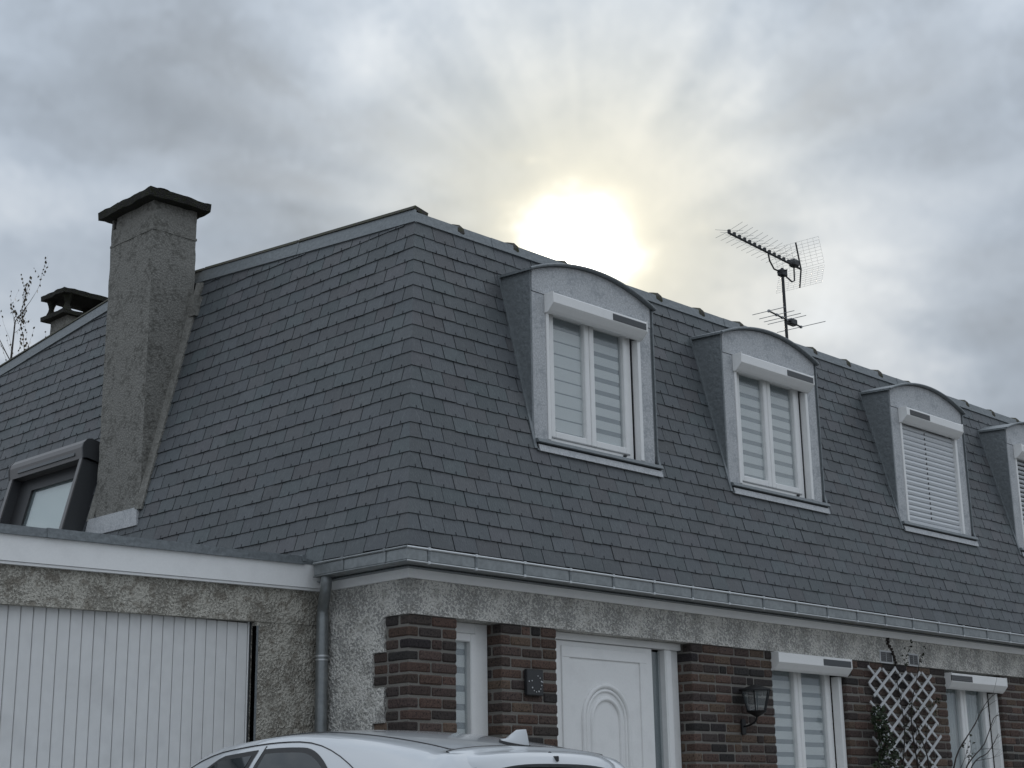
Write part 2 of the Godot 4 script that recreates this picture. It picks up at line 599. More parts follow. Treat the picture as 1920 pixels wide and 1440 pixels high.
	while x < LONG:
		var s := st_new()
		var x1 := minf(x + 1.55, LONG)
		var a0 := x if x > 0.0 else off(2.685) - 0.02
		var t0 := x if x > 0.0 else off(2.772) - 0.02
		var o := 0.020 + 0.003 * (i % 2)
		hexa(s, [sl.at(a0, 2.685, o), sl.at(x1 + 0.01, 2.685, o), sl.at(x1 + 0.01, 2.772, o), sl.at(t0, 2.772, o), sl.at(a0, 2.685, o - 0.018), sl.at(x1 + 0.01, 2.685, o - 0.018), sl.at(x1 + 0.01, 2.772, o - 0.018), sl.at(t0, 2.772, o - 0.018)])
		put("zinc_strip", s, M.flashing_zinc, roof)
		x += 1.55
		i += 1
	# zinc along the verge of the side slope
	sl = slope(false)
	var cuts := [off(2.685) - 0.02, 2.2, 3.62, 5.15, 6.7, 8.2, DEEP]
	for j in cuts.size() - 1:
		var s := st_new()
		var a: float = cuts[j]
		var b: float = cuts[j + 1] + 0.012
		var o := 0.021 + 0.003 * (j % 2)
		var va := verge(a)
		var vb := verge(b)
		hexa(s, [sl.at(a, va, o), sl.at(b, vb, o), sl.at(b, vb + 0.115, o), sl.at(a + (0.028 if j == 0 else 0.0), va + 0.115, o), sl.at(a, va, 0.0), sl.at(b, vb, 0.0), sl.at(b, vb + 0.115, 0.0), sl.at(a + (0.028 if j == 0 else 0.0), va + 0.115, 0.0)])
		put("zinc_strip", s, M.flashing_zinc, roof)
		s = st_new()
		hexa(s, [sl.at(a + 0.03, va + 0.117, 0.032), sl.at(b, vb + 0.117, 0.032), sl.at(b, vb + 0.15, 0.02), sl.at(a + 0.03, va + 0.15, 0.02), sl.at(a + 0.03, va + 0.117, -0.12), sl.at(b, vb + 0.117, -0.12), sl.at(b, vb + 0.155, -0.12), sl.at(a + 0.03, va + 0.155, -0.12)])
		put("verge_coping", s, M.ridge_clay, roof)
	# low upper roof behind the tiles
	var up := st_new()
	var xs := off(2.80) + 0.01
	var ya := 2.77
	var yb := verge(5.15) + 0.10
	var yc := verge(DEEP) + 0.09
	face(up, [V(xs, ya, -0.80), V(LONG, ya, -0.80), V(LONG, yb, -5.15), V(xs + 0.1, yb, -5.15)], V(6, -5, -5))
	face(up, [V(xs + 0.1, yb, -5.15), V(LONG, yb, -5.15), V(LONG, yc, -DEEP), V(xs + 0.05, yc, -DEEP)], V(6, -5, -5))
	put("upper_roof", up, M.ridge_clay, roof)
	# ridge tiles along the top of the front slope, each with a swollen end lapping the next
	for t in 21:
		var s := st_new()
		var x0 := 0.735 if t == 0 else 0.622 + 0.6216 * t
		var xe := 0.622 + 0.6216 * (t + 1)
		var rr := []
		var prof := [[0.0, 0.052], [0.01, 0.058], [0.80, 0.060], [0.86, 0.080], [0.97, 0.091], [1.0, 0.085]]
		var w := rng.randf_range(-0.006, 0.006)
		if t == 0:
			prof = [[0.0, 0.072], [0.10, 0.078], [0.16, 0.060], [0.76, 0.060], [0.83, 0.080], [0.96, 0.091], [1.0, 0.085]]
		for q in prof:
			var ring := []
			for k in 11:
				var f := PI * (k - 2.0) / 6.0
				ring.append(V(lerpf(x0, xe, q[0]), 2.734 + w * q[0] + sin(f) * q[1] * 1.0, -0.792 + cos(f) * q[1]))
			rr.append(ring)
		rows(s, rr, false, Vector3.UP)
		face(s, rr[-1], V(x0, 2.734, -0.792))
		put("ridge_tile", s, M.ridge_clay, roof)

func gutter(house: Node3D) -> void:
	var g := node("gutter", house)
	# profile: distance behind the rim, height; swept from the stop end round the corner and along the front
	var prof := [Vector2(0.004, 0.0), Vector2(0.003, -0.03), Vector2(0.002, -0.075), Vector2(0.012, -0.088), Vector2(0.115, -0.094), Vector2(0.125, -0.08), Vector2(0.128, 0.02), Vector2(0.122, 0.02), Vector2(0.119, -0.078), Vector2(0.11, -0.087), Vector2(0.016, -0.081), Vector2(0.010, -0.07), Vector2(0.010, 0.0)]
	var s := st_new()
	for i in prof.size():
		var a: Vector2 = prof[i]
		var b: Vector2 = prof[(i + 1) % prof.size()]
		var inside := Vector2(0.06, -0.05) if i > 5 else Vector2(0.008, -0.04)
		var outw := i <= 5
		for run in 2:
			var pa: Array
			if run == 0:
				pa = [V(a.x, a.y, -0.975), V(a.x, a.y, -a.x), V(b.x, b.y, -b.x), V(b.x, b.y, -0.975)]
			else:
				pa = [V(a.x, a.y, -a.x), V(LONG, a.y, -a.x), V(LONG, b.y, -b.x), V(b.x, b.y, -b.x)]
			var mid_p: Vector3 = (pa[0] + pa[1] + pa[2] + pa[3]) / 4.0
			var cen := V(0.065, -0.03, mid_p.z) if run == 0 else V(mid_p.x, -0.03, -0.065)
			if outw:
				face(s, pa, cen)
			else:
				face(s, pa, mid_p + (mid_p - cen))
	# stop end
	hexa(s, [V(0.002, 0.004, -0.975), V(0.128, 0.01, -0.975), V(0.118, -0.095, -0.975), V(0.01, -0.089, -0.975), V(0.002, 0.004, -0.979), V(0.128, 0.01, -0.979), V(0.118, -0.095, -0.979), V(0.01, -0.089, -0.979)])
	put("channel", s, M.gutter_zinc, g)
	for q in [[0.0, 0.004, 0.0095], [0.004, -0.086, 0.006]]:
		s = st_new()
		tube(s, [V(q[0], q[1], -0.978), V(q[0], q[1], -q[0])], q[2], 8)
		put("rolled_edge", s, M.gutter_zinc, g)
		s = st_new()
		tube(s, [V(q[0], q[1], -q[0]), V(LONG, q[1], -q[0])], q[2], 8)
		put("rolled_edge", s, M.bright_zinc, g)  # front run only: sky glint on the rim put into the colour
	for i in 27:
		var x := 0.16 + 0.4813 * i
		if i == 0:
			x = 0.2
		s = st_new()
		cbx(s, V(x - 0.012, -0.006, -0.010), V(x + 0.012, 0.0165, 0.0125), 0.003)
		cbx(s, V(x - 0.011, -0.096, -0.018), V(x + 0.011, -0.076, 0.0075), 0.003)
		put("gutter_bracket", s, M.bright_zinc, g)  # brighter than the side brackets, the sky glint being painted in
		s = st_new()
		bx(s, V(x - 0.010, -0.078, -0.006), V(x + 0.010, -0.004, 0.0025))
		put("bracket_strap", s, M.flashing_zinc, g)
	for z in [-0.22, -0.66]:
		s = st_new()
		cbx(s, V(-0.0125, -0.006, z - 0.012), V(0.010, 0.0165, z + 0.012), 0.003)
		bx(s, V(-0.0035, -0.078, z - 0.011), V(0.006, -0.004, z + 0.011))
		put("gutter_bracket", s, M.gutter_zinc, g)
	# fascia and soffit
	s = st_new()
	hexa(s, [V(0.160, -0.105, -0.160), V(LONG, -0.105, -0.160), V(LONG, -0.105, -0.21), V(0.21, -0.105, -0.21), V(0.172, -0.164, -0.172), V(LONG, -0.164, -0.172), V(LONG, -0.164, -0.21), V(0.21, -0.164, -0.21)])
	hexa(s, [V(0.160, -0.105, -0.160), V(0.160, -0.105, -1.12), V(0.21, -0.105, -1.12), V(0.21, -0.105, -0.21), V(0.172, -0.164, -0.172), V(0.172, -0.164, -1.12), V(0.21, -0.164, -1.12), V(0.21, -0.164, -0.21)])
	put("fascia_board", s, M.white_pvc, house)
	s = st_new()
	hexa(s, [V(0.110, -0.099, -0.110), V(LONG, -0.099, -0.110), V(LONG, -0.099, -0.21), V(0.21, -0.099, -0.21), V(0.110, -0.1045, -0.110), V(LONG, -0.1045, -0.110), V(LONG, -0.1045, -0.21), V(0.21, -0.1045, -0.21)])
	hexa(s, [V(0.110, -0.099, -0.110), V(0.110, -0.099, -1.12), V(0.21, -0.099, -1.12), V(0.21, -0.099, -0.21), V(0.110, -0.1045, -0.110), V(0.110, -0.1045, -1.12), V(0.21, -0.1045, -1.12), V(0.21, -0.1045, -0.21)])
	put("soffit", s, M.flashing_zinc, house)
	# downpipe with its swan neck
	var d := node("downpipe", house)
	s = st_new()
	var neck := []
	for i in 15:
		var t := i / 14.0
		var e := sst(0.22, 0.86, t)
		neck.append(V(lerpf(0.055, 0.135, e), lerpf(-0.075, -0.36, t), lerpf(-0.90, -1.035, e)))
	tube(s, neck, 0.040, 16)
	put("swan_neck", s, M.gutter_zinc, d)
	s = st_new()
	tube(s, [V(0.135, -0.345, -1.035), V(0.135, -GL + 0.05, -1.035)], 0.0435, 18)
	put("pipe", s, M.gutter_zinc, d)
	for y in [-0.625, -1.9]:
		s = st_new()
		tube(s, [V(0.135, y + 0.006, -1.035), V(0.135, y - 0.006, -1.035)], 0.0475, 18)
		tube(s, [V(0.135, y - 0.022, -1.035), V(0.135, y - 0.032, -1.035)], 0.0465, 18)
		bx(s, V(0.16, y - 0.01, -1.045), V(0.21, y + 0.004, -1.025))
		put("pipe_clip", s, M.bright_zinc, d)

func roller_box(parent: Node3D, x0: float, x1: float, y: float, z: float, h: float, dep: float, solar: Vector2, louvre: bool) -> void:
	# y: top, z: back plane
	var s := st_new()
	extr_x(s, [Vector2(z, y), Vector2(z + dep - 0.012, y), Vector2(z + dep, y - 0.012), Vector2(z + dep, y - h * 0.56), Vector2(z + dep - 0.012, y - h * 0.66), Vector2(z + dep * 0.52, y - h * 0.9), Vector2(z + dep * 0.3, y - h), Vector2(z, y - h)], x0 + 0.008, x1 - 0.008)
	put("roller_box", s, M.white_pvc, parent)
	for q in [[x0, x0 + 0.008], [x1 - 0.008, x1]]:
		s = st_new()
		extr_x(s, [Vector2(z, y + 0.003), Vector2(z + dep + 0.003, y + 0.003), Vector2(z + dep + 0.003, y - h * 0.58), Vector2(z + dep - 0.010, y - h * 0.68), Vector2(z + dep * 0.52, y - h * 0.92), Vector2(z + dep * 0.3, y - h - 0.003), Vector2(z, y - h - 0.003)], q[0], q[1])
		put("end_plate", s, M.white_pvc, parent)
	s = st_new()
	var a := lerpf(x0, x1, solar.x)
	var b := lerpf(x0, x1, solar.y)
	cbx(s, Vector3(a, y - 0.022, z + dep - 0.01), Vector3(b, y - h * 0.52, z + dep + 0.004), 0.002)
	put("solar_panel", s, M.solar_strip, parent)
	if louvre:
		for i in 3:
			s = st_new()
			var yy := y - 0.030 - i * (h * 0.52 - 0.034) / 3.0
			bx(s, Vector3(a + 0.01, yy - 0.004, z + dep + 0.0045), Vector3(b - 0.01, yy, z + dep + 0.0075))
			put("louvre", s, M.warm_grey_cover, parent)

func casement(parent: Node3D, x0: float, x1: float, y0: float, y1: float, z: float, blind: int, sashes := 2) -> void:
	# outer frame, sashes, panes and what hangs behind them; z is the face of the frame
	var s := st_new()
	var f := 0.048
	cbx(s, Vector3(x0, y0, z - 0.06), Vector3(x0 + f, y1, z), 0.004)
	cbx(s, Vector3(x1 - f, y0, z - 0.06), Vector3(x1, y1, z), 0.004)
	cbx(s, Vector3(x0 + f, y0, z - 0.06), Vector3(x1 - f, y0 + f, z), 0.004)
	cbx(s, Vector3(x0 + f, y1 - f * 0.6, z - 0.06), Vector3(x1 - f, y1, z), 0.004)
	put("window_frame", s, M.white_pvc, parent)
	var w := (x1 - x0 - 2.0 * f) / sashes
	for k in sashes:
		var a := x0 + f + w * k + 0.003
		var b := x0 + f + w * (k + 1) - 0.003
		var c := y0 + f + 0.003
		var d := y1 - f * 0.6 - 0.003
		var t := 0.055
		s = st_new()
		cbx(s, Vector3(a, c, z - 0.045), Vector3(a + t, d, z + 0.014), 0.007)
		cbx(s, Vector3(b - t, c, z - 0.045), Vector3(b, d, z + 0.014), 0.007)
		cbx(s, Vector3(a + t, c, z - 0.045), Vector3(b - t, c + t, z + 0.012), 0.007)
		cbx(s, Vector3(a + t, d - t, z - 0.045), Vector3(b - t, d, z + 0.012), 0.007)
		put("sash", s, M.white_pvc, parent)
		s = st_new()
		bx(s, Vector3(a + t - 0.004, c + t - 0.004, z - 0.022), Vector3(b - t + 0.004, d - t + 0.004, z - 0.018))
		put("pane", s, M.pane, parent)
		if blind == 0 or blind == 3:
			var y := d - t + 0.02
			var j := 0
			var drop := 0.018 * k
			while y > c + t - 0.02:
				var light := (j % 2 == 1)
				var hh := 0.068 if light else 0.040
				if blind == 3 and k == 0:      # the two layers overlap here, with only a thin line between
					hh = 0.094 if light else 0.012
				if j == 0:
					hh = 0.115 + drop
				s = st_new()
				bx(s, Vector3(a + t - 0.002, maxf(y - hh, c + t - 0.03), z - 0.036 - (0.0 if light else 0.002)), Vector3(b - t + 0.002 - (0.0 if k == 0 else 0.012), y, z - 0.033 - (0.0 if light else 0.002)))
				put("blind_band", s, M.blind_cloth if light else M.blind_sheer, parent)
				y -= hh
				j += 1
		elif blind == 1:
			s = st_new()
			var rr := [[], []]
			for q in 40:
				var xx := lerpf(a + t - 0.002, b - t + 0.002, q / 39.0)
				var zz := z - 0.07 + 0.012 * sin(q * 0.9) + 0.006 * sin(q * 2.3)
				rr[0].append(Vector3(xx, c, zz))
				rr[1].append(Vector3(xx, d, zz))
			rows(s, rr, false, Vector3(0, 0, 1), false)
			put("curtain", s, M.curtain_cloth, parent)
	s = st_new()
	bx(s, Vector3(x0 + 0.002, y0 + 0.002, z - 0.22), Vector3(x1 - 0.002, y1 - 0.002, z - 0.20))
	bx(s, Vector3(x0 + 0.002, y1 - 0.012, z - 0.20), Vector3(x1 - 0.002, y1 - 0.002, z - 0.061))
	bx(s, Vector3(x0 + 0.002, y0 + 0.002, z - 0.20), Vector3(x1 - 0.002, y0 + 0.012, z - 0.061))
	bx(s, Vector3(x0 + 0.002, y0 + 0.012, z - 0.20), Vector3(x0 + 0.012, y1 - 0.012, z - 0.061))
	bx(s, Vector3(x1 - 0.012, y0 + 0.012, z - 0.20), Vector3(x1 - 0.002, y1 - 0.012, z - 0.061))
	put("room_wall", s, M.room_wall, parent)

func dormer(house: Node3D, x: float, kind: int) -> void:
	var d := node("dormer", house)
	d.position = V(x, 0, -0.325)
	var w := 1.49
	var slz := func(y: float) -> float: return 0.325 - off(y)      # the slates' plane, seen from the dormer's own front
	var R := 1.93
	var cy := 2.556 - R
	var arc := func(q: float) -> float: return cy + sqrt(R * R - pow(q - w / 2.0, 2))
	# cheeks
	for side in 2:
		var s := st_new()
		var xa := 0.0 if side == 0 else w - 0.018
		var xb := 0.018 if side == 0 else w
		var poly := [Vector2(0.0, 1.085), Vector2(0.006, 1.02), Vector2(slz.call(0.95) + 0.026, 0.948), Vector2(slz.call(0.95) - 0.05, 0.948), Vector2(slz.call(2.45) - 0.05, 2.45), Vector2(0.0, 2.412)]
		extr_x(s, poly, xa, xb)
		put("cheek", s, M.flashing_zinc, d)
		# the narrow zinc turned up against the cheek, on the slates
		s = st_new()
		var o := -0.028 if side == 0 else w + 0.0
		hexa(s, [Vector3(o, 0.96, slz.call(0.96) + 0.022), Vector3(o + 0.028, 0.96, slz.call(0.96) + 0.022), Vector3(o + 0.028, 2.44, slz.call(2.44) + 0.022), Vector3(o, 2.44, slz.call(2.44) + 0.022),
			Vector3(o, 0.96, slz.call(0.96) - 0.01), Vector3(o + 0.028, 0.96, slz.call(0.96) - 0.01), Vector3(o + 0.028, 2.44, slz.call(2.44) - 0.01), Vector3(o, 2.44, slz.call(2.44) - 0.01)])
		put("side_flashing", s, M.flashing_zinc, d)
	# front: two jambs and the arched head
	var s := st_new()
	cbx(s, Vector3(0.019, 1.045, -0.10), Vector3(0.172, 2.236, 0.004), 0.005)
	put("jamb", s, M.pale_zinc, d)
	s = st_new()
	cbx(s, Vector3(1.325, 1.045, -0.10), Vector3(w - 0.019, 2.236, 0.004), 0.005)
	put("jamb", s, M.pale_zinc, d)
	s = st_new()
	bx(s, Vector3(w - 0.001, 1.06, -0.004), Vector3(w + 0.014, 2.40, 0.016))
	put("corner_trim", s, M.flashing_zinc, d)
	s = st_new()
	var top := []
	for i in 25:
		var q := 0.019 + (w - 0.038) * i / 24.0
		top.append(Vector3(q, arc.call(q) - 0.004, 0.006))
	var lo := []
	for i in 25:
		lo.append(Vector3(0.019 + (w - 0.038) * i / 24.0, 2.240, 0.006))
	for i in 24:
		hexa(s, [lo[i], lo[i + 1], top[i + 1], top[i], lo[i] - Vector3(0, 0, 0.1), lo[i + 1] - Vector3(0, 0, 0.1), top[i + 1] - Vector3(0, 0, 0.1), top[i] - Vector3(0, 0, 0.1)])
	put("arched_head", s, M.pale_zinc, d)
	# curved zinc roof with a rolled edge
	s = st_new()
	var f0 := []
	var b0 := []
	var f1 := []
	var b1 := []
	for i in 25:
		var q := -0.024 + (w + 0.048) * i / 24.0
		var y: float = arc.call(q)
		f0.append(Vector3(q, y, 0.034))
		b0.append(Vector3(q, y + 0.02, slz.call(y) - 0.05))
		f1.append(Vector3(q, y + 0.020, 0.034))
		b1.append(Vector3(q, y + 0.04, slz.call(y + 0.04) - 0.03))
	for i in 24:
		hexa(s, [f0[i], f0[i + 1], f1[i + 1], f1[i], b0[i], b0[i + 1], b1[i + 1], b1[i]])
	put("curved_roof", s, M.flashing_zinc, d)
	s = st_new()
	var edge := []
	for i in 25:
		edge.append(f0[i] + Vector3(0, 0.010, 0.004))
	tube(s, edge, 0.0125, 8)
	put("rolled_edge", s, M.flashing_zinc, d)
	# sill and the apron over the slates
	s = st_new()
	extr_x(s, [Vector2(-0.12, 1.050), Vector2(0.052, 1.044), Vector2(0.066, 1.016), Vector2(0.058, 1.012), Vector2(-0.03, 1.012)], 0.004, w + 0.014)
	put("sill", s, M.flashing_zinc, d)
	s = st_new()
	var za: float = slz.call(0.942) + 0.030
	var zb: float = slz.call(0.996) + 0.028
	hexa(s, [Vector3(0.018, 0.944, za), Vector3(w + 0.006, 0.944, za), Vector3(w + 0.006, 0.998, zb), Vector3(0.018, 0.998, zb), Vector3(0.018, 0.944, za - 0.02), Vector3(w + 0.006, 0.944, za - 0.02), Vector3(w + 0.006, 0.998, zb - 0.03), Vector3(0.018, 0.998, zb - 0.03)])
	put("apron", s, M.pale_zinc, d)
	# window and shutter
	roller_box(d, 0.158, 1.318, 2.240, 0.006, 0.150, 0.095, Vector2(0.62, 0.985) if kind == 0 else Vector2(0.06, 0.40), kind != 0)
	for q in [[0.172, 0.205], [1.285, 1.325]]:
		s = st_new()
		cbx(s, Vector3(q[0], 1.062, -0.055), Vector3(q[1], 2.10, 0.012), 0.004)
		put("guide_rail", s, M.white_pvc, d)
	casement(d, 0.206, 1.268 if kind == 0 else 1.284, 1.055, 2.20, -0.055, (0 if x > 2.0 else 3) if kind == 0 else 2)
	for q in [0.215, 1.12]:
		s = st_new()
		tube(s, [Vector3(q + 0.02, 1.088, -0.056), Vector3(q + 0.02, 1.088, -0.030)], 0.011, 10)
		bx(s, Vector3(q + 0.013, 1.066, -0.05), Vector3(q + 0.027, 1.082, -0.036))
		put("drain_cap", s, M.black_plastic, d)
	if kind > 0:
		var n := 19
		for i in n:
			s = st_new()
			var y0 := 1.10 + i * 0.0525
			var hh := 0.0515 if kind == 1 else 0.033
			extr_x(s, [Vector2(-0.038, y0), Vector2(-0.024, y0 + 0.006), Vector2(-0.0185, y0 + hh * 0.5), Vector2(-0.024, y0 + hh - 0.005), Vector2(-0.038, y0 + hh)], 0.200, 1.290)
			put("shutter_slat", s, M.shutter_slat, d)
			if kind == 1 and i > 0:
				s = st_new()
				bx(s, Vector3(0.690, y0 - 0.004, -0.0225), Vector3(0.700, y0 + 0.018, -0.0165))
				put("slat_clip", s, M.black_plastic, d)
		s = st_new()
		cbx(s, Vector3(0.200, 1.048, -0.038), Vector3(1.290, 1.098, -0.018), 0.004)
		put("shutter_end_bar", s, M.shutter_slat, d)

func brick_colour() -> Color:
	var k := rng.randf()
	var t := rng.randf_range(0.75, 1.25)
	if k < 0.30:
		return Color(0.170 * t, 0.112 * t, 0.092 * t)
	if k < 0.58:
		return Color(0.135 * t, 0.098 * t, 0.088 * t)
	if k < 0.78:
		return Color(0.092 * t, 0.074 * t, 0.070 * t)
	if k < 0.91:
		return Color(0.200 * t, 0.145 * t, 0.110 * t)
	return Color(0.058 * t, 0.052 * t, 0.053 * t)

func brick_at(p: Node3D, rest: SurfaceTool, a: Vector3, b: Vector3) -> void:
	var j := Vector3(rng.randf_range(-0.003, 0.003), rng.randf_range(-0.002, 0.002), rng.randf_range(-0.004, 0.004))
	var shown := b.y > GL - 1.52
	var s := st_new() if shown else rest
	s.set_color(brick_colour())
	cbx(s, a + j, b + j + Vector3(0, rng.randf_range(-0.005, 0.001), 0), 0.009)
	if shown:
		put("brick", s, M.brick, p)

func brick_pier(house: Node3D, x0: float, x1: float, reveal_left: bool, reveal_right: bool, corner := false) -> void:
	var p := node("brick_pier", house)
	var rest := st_new()
	var zf := -0.203
	var mort := st_new()
	var bot := -GL + 0.02
	# mortar core, 8 mm behind the brick faces
	bx(mort, V(x0 + 0.008, bot, -0.36), V(x1 - 0.008, -0.402, zf - 0.009))
	var n := int((-0.402 - bot) / BR)
	for i in n:
		var y1 := -0.405 - BR * i
		var y0 := y1 - BR + 0.0135
		var x := x0
		var odd := i % 2 == 1
		var first := true
		# the corner pier turns the corner: its end brick shows a stretcher on one face and a header on the other
		var back := 0.24 if (i / 3) % 2 == 0 else 0.36
		while x < x1 - 0.02:
			var l := 0.215
			if first:
				l = 0.100 if odd else 0.215
				if rng.randf() < 0.15 and not corner:
					l = 0.16
			elif rng.randf() < 0.22:
				l = 0.100
			if x1 - (x + l) < 0.085:
				l = x1 - x
			var deep := 0.10
			if first and (reveal_left or corner):
				deep = 0.215 if odd else 0.100
			if x + l > x1 - 0.001 and reveal_right:
				deep = 0.10
			brick_at(p, rest, V(x, y0, zf - deep), V(x + l - (0.009 if x + l < x1 - 0.001 else 0.0), y1, zf))
			if first and corner:
				# bricks behind it along the side wall
				var z := zf - deep - 0.011
				var endz := -0.2 - back
				while z > endz + 0.02:
					var q := minf(0.215, z - endz)
					if rng.randf() < 0.25 and q > 0.15:
						q = 0.100
					if z - q - endz < 0.06:
						q = z - endz
					brick_at(p, rest, V(x, y0, z - q), V(x + 0.10, y1, z - 0.0))
					z -= q + 0.011
			if first and reveal_left and deep < 0.16:
				brick_at(p, rest, V(x, y0, zf - 0.165), V(x + 0.10, y1, zf - deep - 0.011))
			first = false
			x += l
		if corner:
			bx(mort, V(x0 + 0.009, y0 - 0.012, -0.2 - back + 0.004), V(x0 + 0.12, y1, -0.30))
	put("mortar", mort, M.mortar, p)
	tag(put("lower_bricks", rest, M.brick, p), "", "", "", "stuff")

func walls(house: Node3D) -> void:
	# roughcast band over the openings
	var s := st_new()
	bx(s, V(WALL - 0.006, -0.402, -0.42), V(LONG, -0.1, -WALL + 0.006))
	put("roughcast_band", s, M.roughcast, house)
	# side wall, stepped back round the brick quoins
	s = st_new()
	var n := int((GL - 0.402) / BR) + 1
	var i := 0
	while i < n:
		var y1 := -0.405 - BR * i
		var y0 := maxf(y1 - BR * 3.0, -GL)
		var back := 0.24 if (i / 3) % 2 == 0 else 0.36
		bx(s, V(WALL - 0.004, y0, -DEEP + 0.2), V(0.42, y1, -0.2 - back - 0.004))
		i += 3
	bx(s, V(WALL - 0.004, -0.405, -DEEP + 0.2), V(0.42, -0.09, -0.42))
	put("side_wall", s, M.roughcast, house)
	s = st_new()
	bx(s, V(0.42, -GL, -DEEP + 0.2), V(LONG - 0.05, 2.7, -DEEP + 0.45))
	bx(s, V(LONG - 0.25, -GL, -DEEP + 0.45), V(LONG - 0.02, -0.1, -0.45))
	bx(s, V(LONG - 0.25, -0.1, -DEEP + 0.45), V(LONG - 0.02, 2.72, -0.80))
	put("rear_wall", s, M.roughcast, house)
	# solid behind the openings
	s = st_new()
	bx(s, V(0.425, -GL, -2.6), V(LONG - 0.3, -0.11, -2.5))
	bx(s, V(0.425, -0.11, -2.6), V(LONG - 0.3, -0.06, -0.30))
	put("inner_wall", s, M.room_wall, house)
	brick_pier(house, 0.203, 0.650, false, true, true)
	brick_pier(house, 1.085, 1.660, true, true)
	brick_pier(house, 3.258, 4.372, true, true)
	brick_pier(house, 5.515, 7.305, true, true)
	brick_pier(house, 8.440, 10.30, true, true)
	brick_pier(house, 11.40, LONG, true, true)
	# below the windows
	for q in [[4.372, 5.515], [7.305, 8.440], [10.30, 11.40]]:
		s = st_new()
		bx(s, V(q[0] + 0.002, -GL, -0.36), V(q[1] - 0.002, -1.75, -0.212))
		bx(s, V(q[0] + 0.002, -1.75, -0.36), V(q[1] - 0.002, -1.70, -0.17))
		put("window_sill", s, M.roughcast, house)

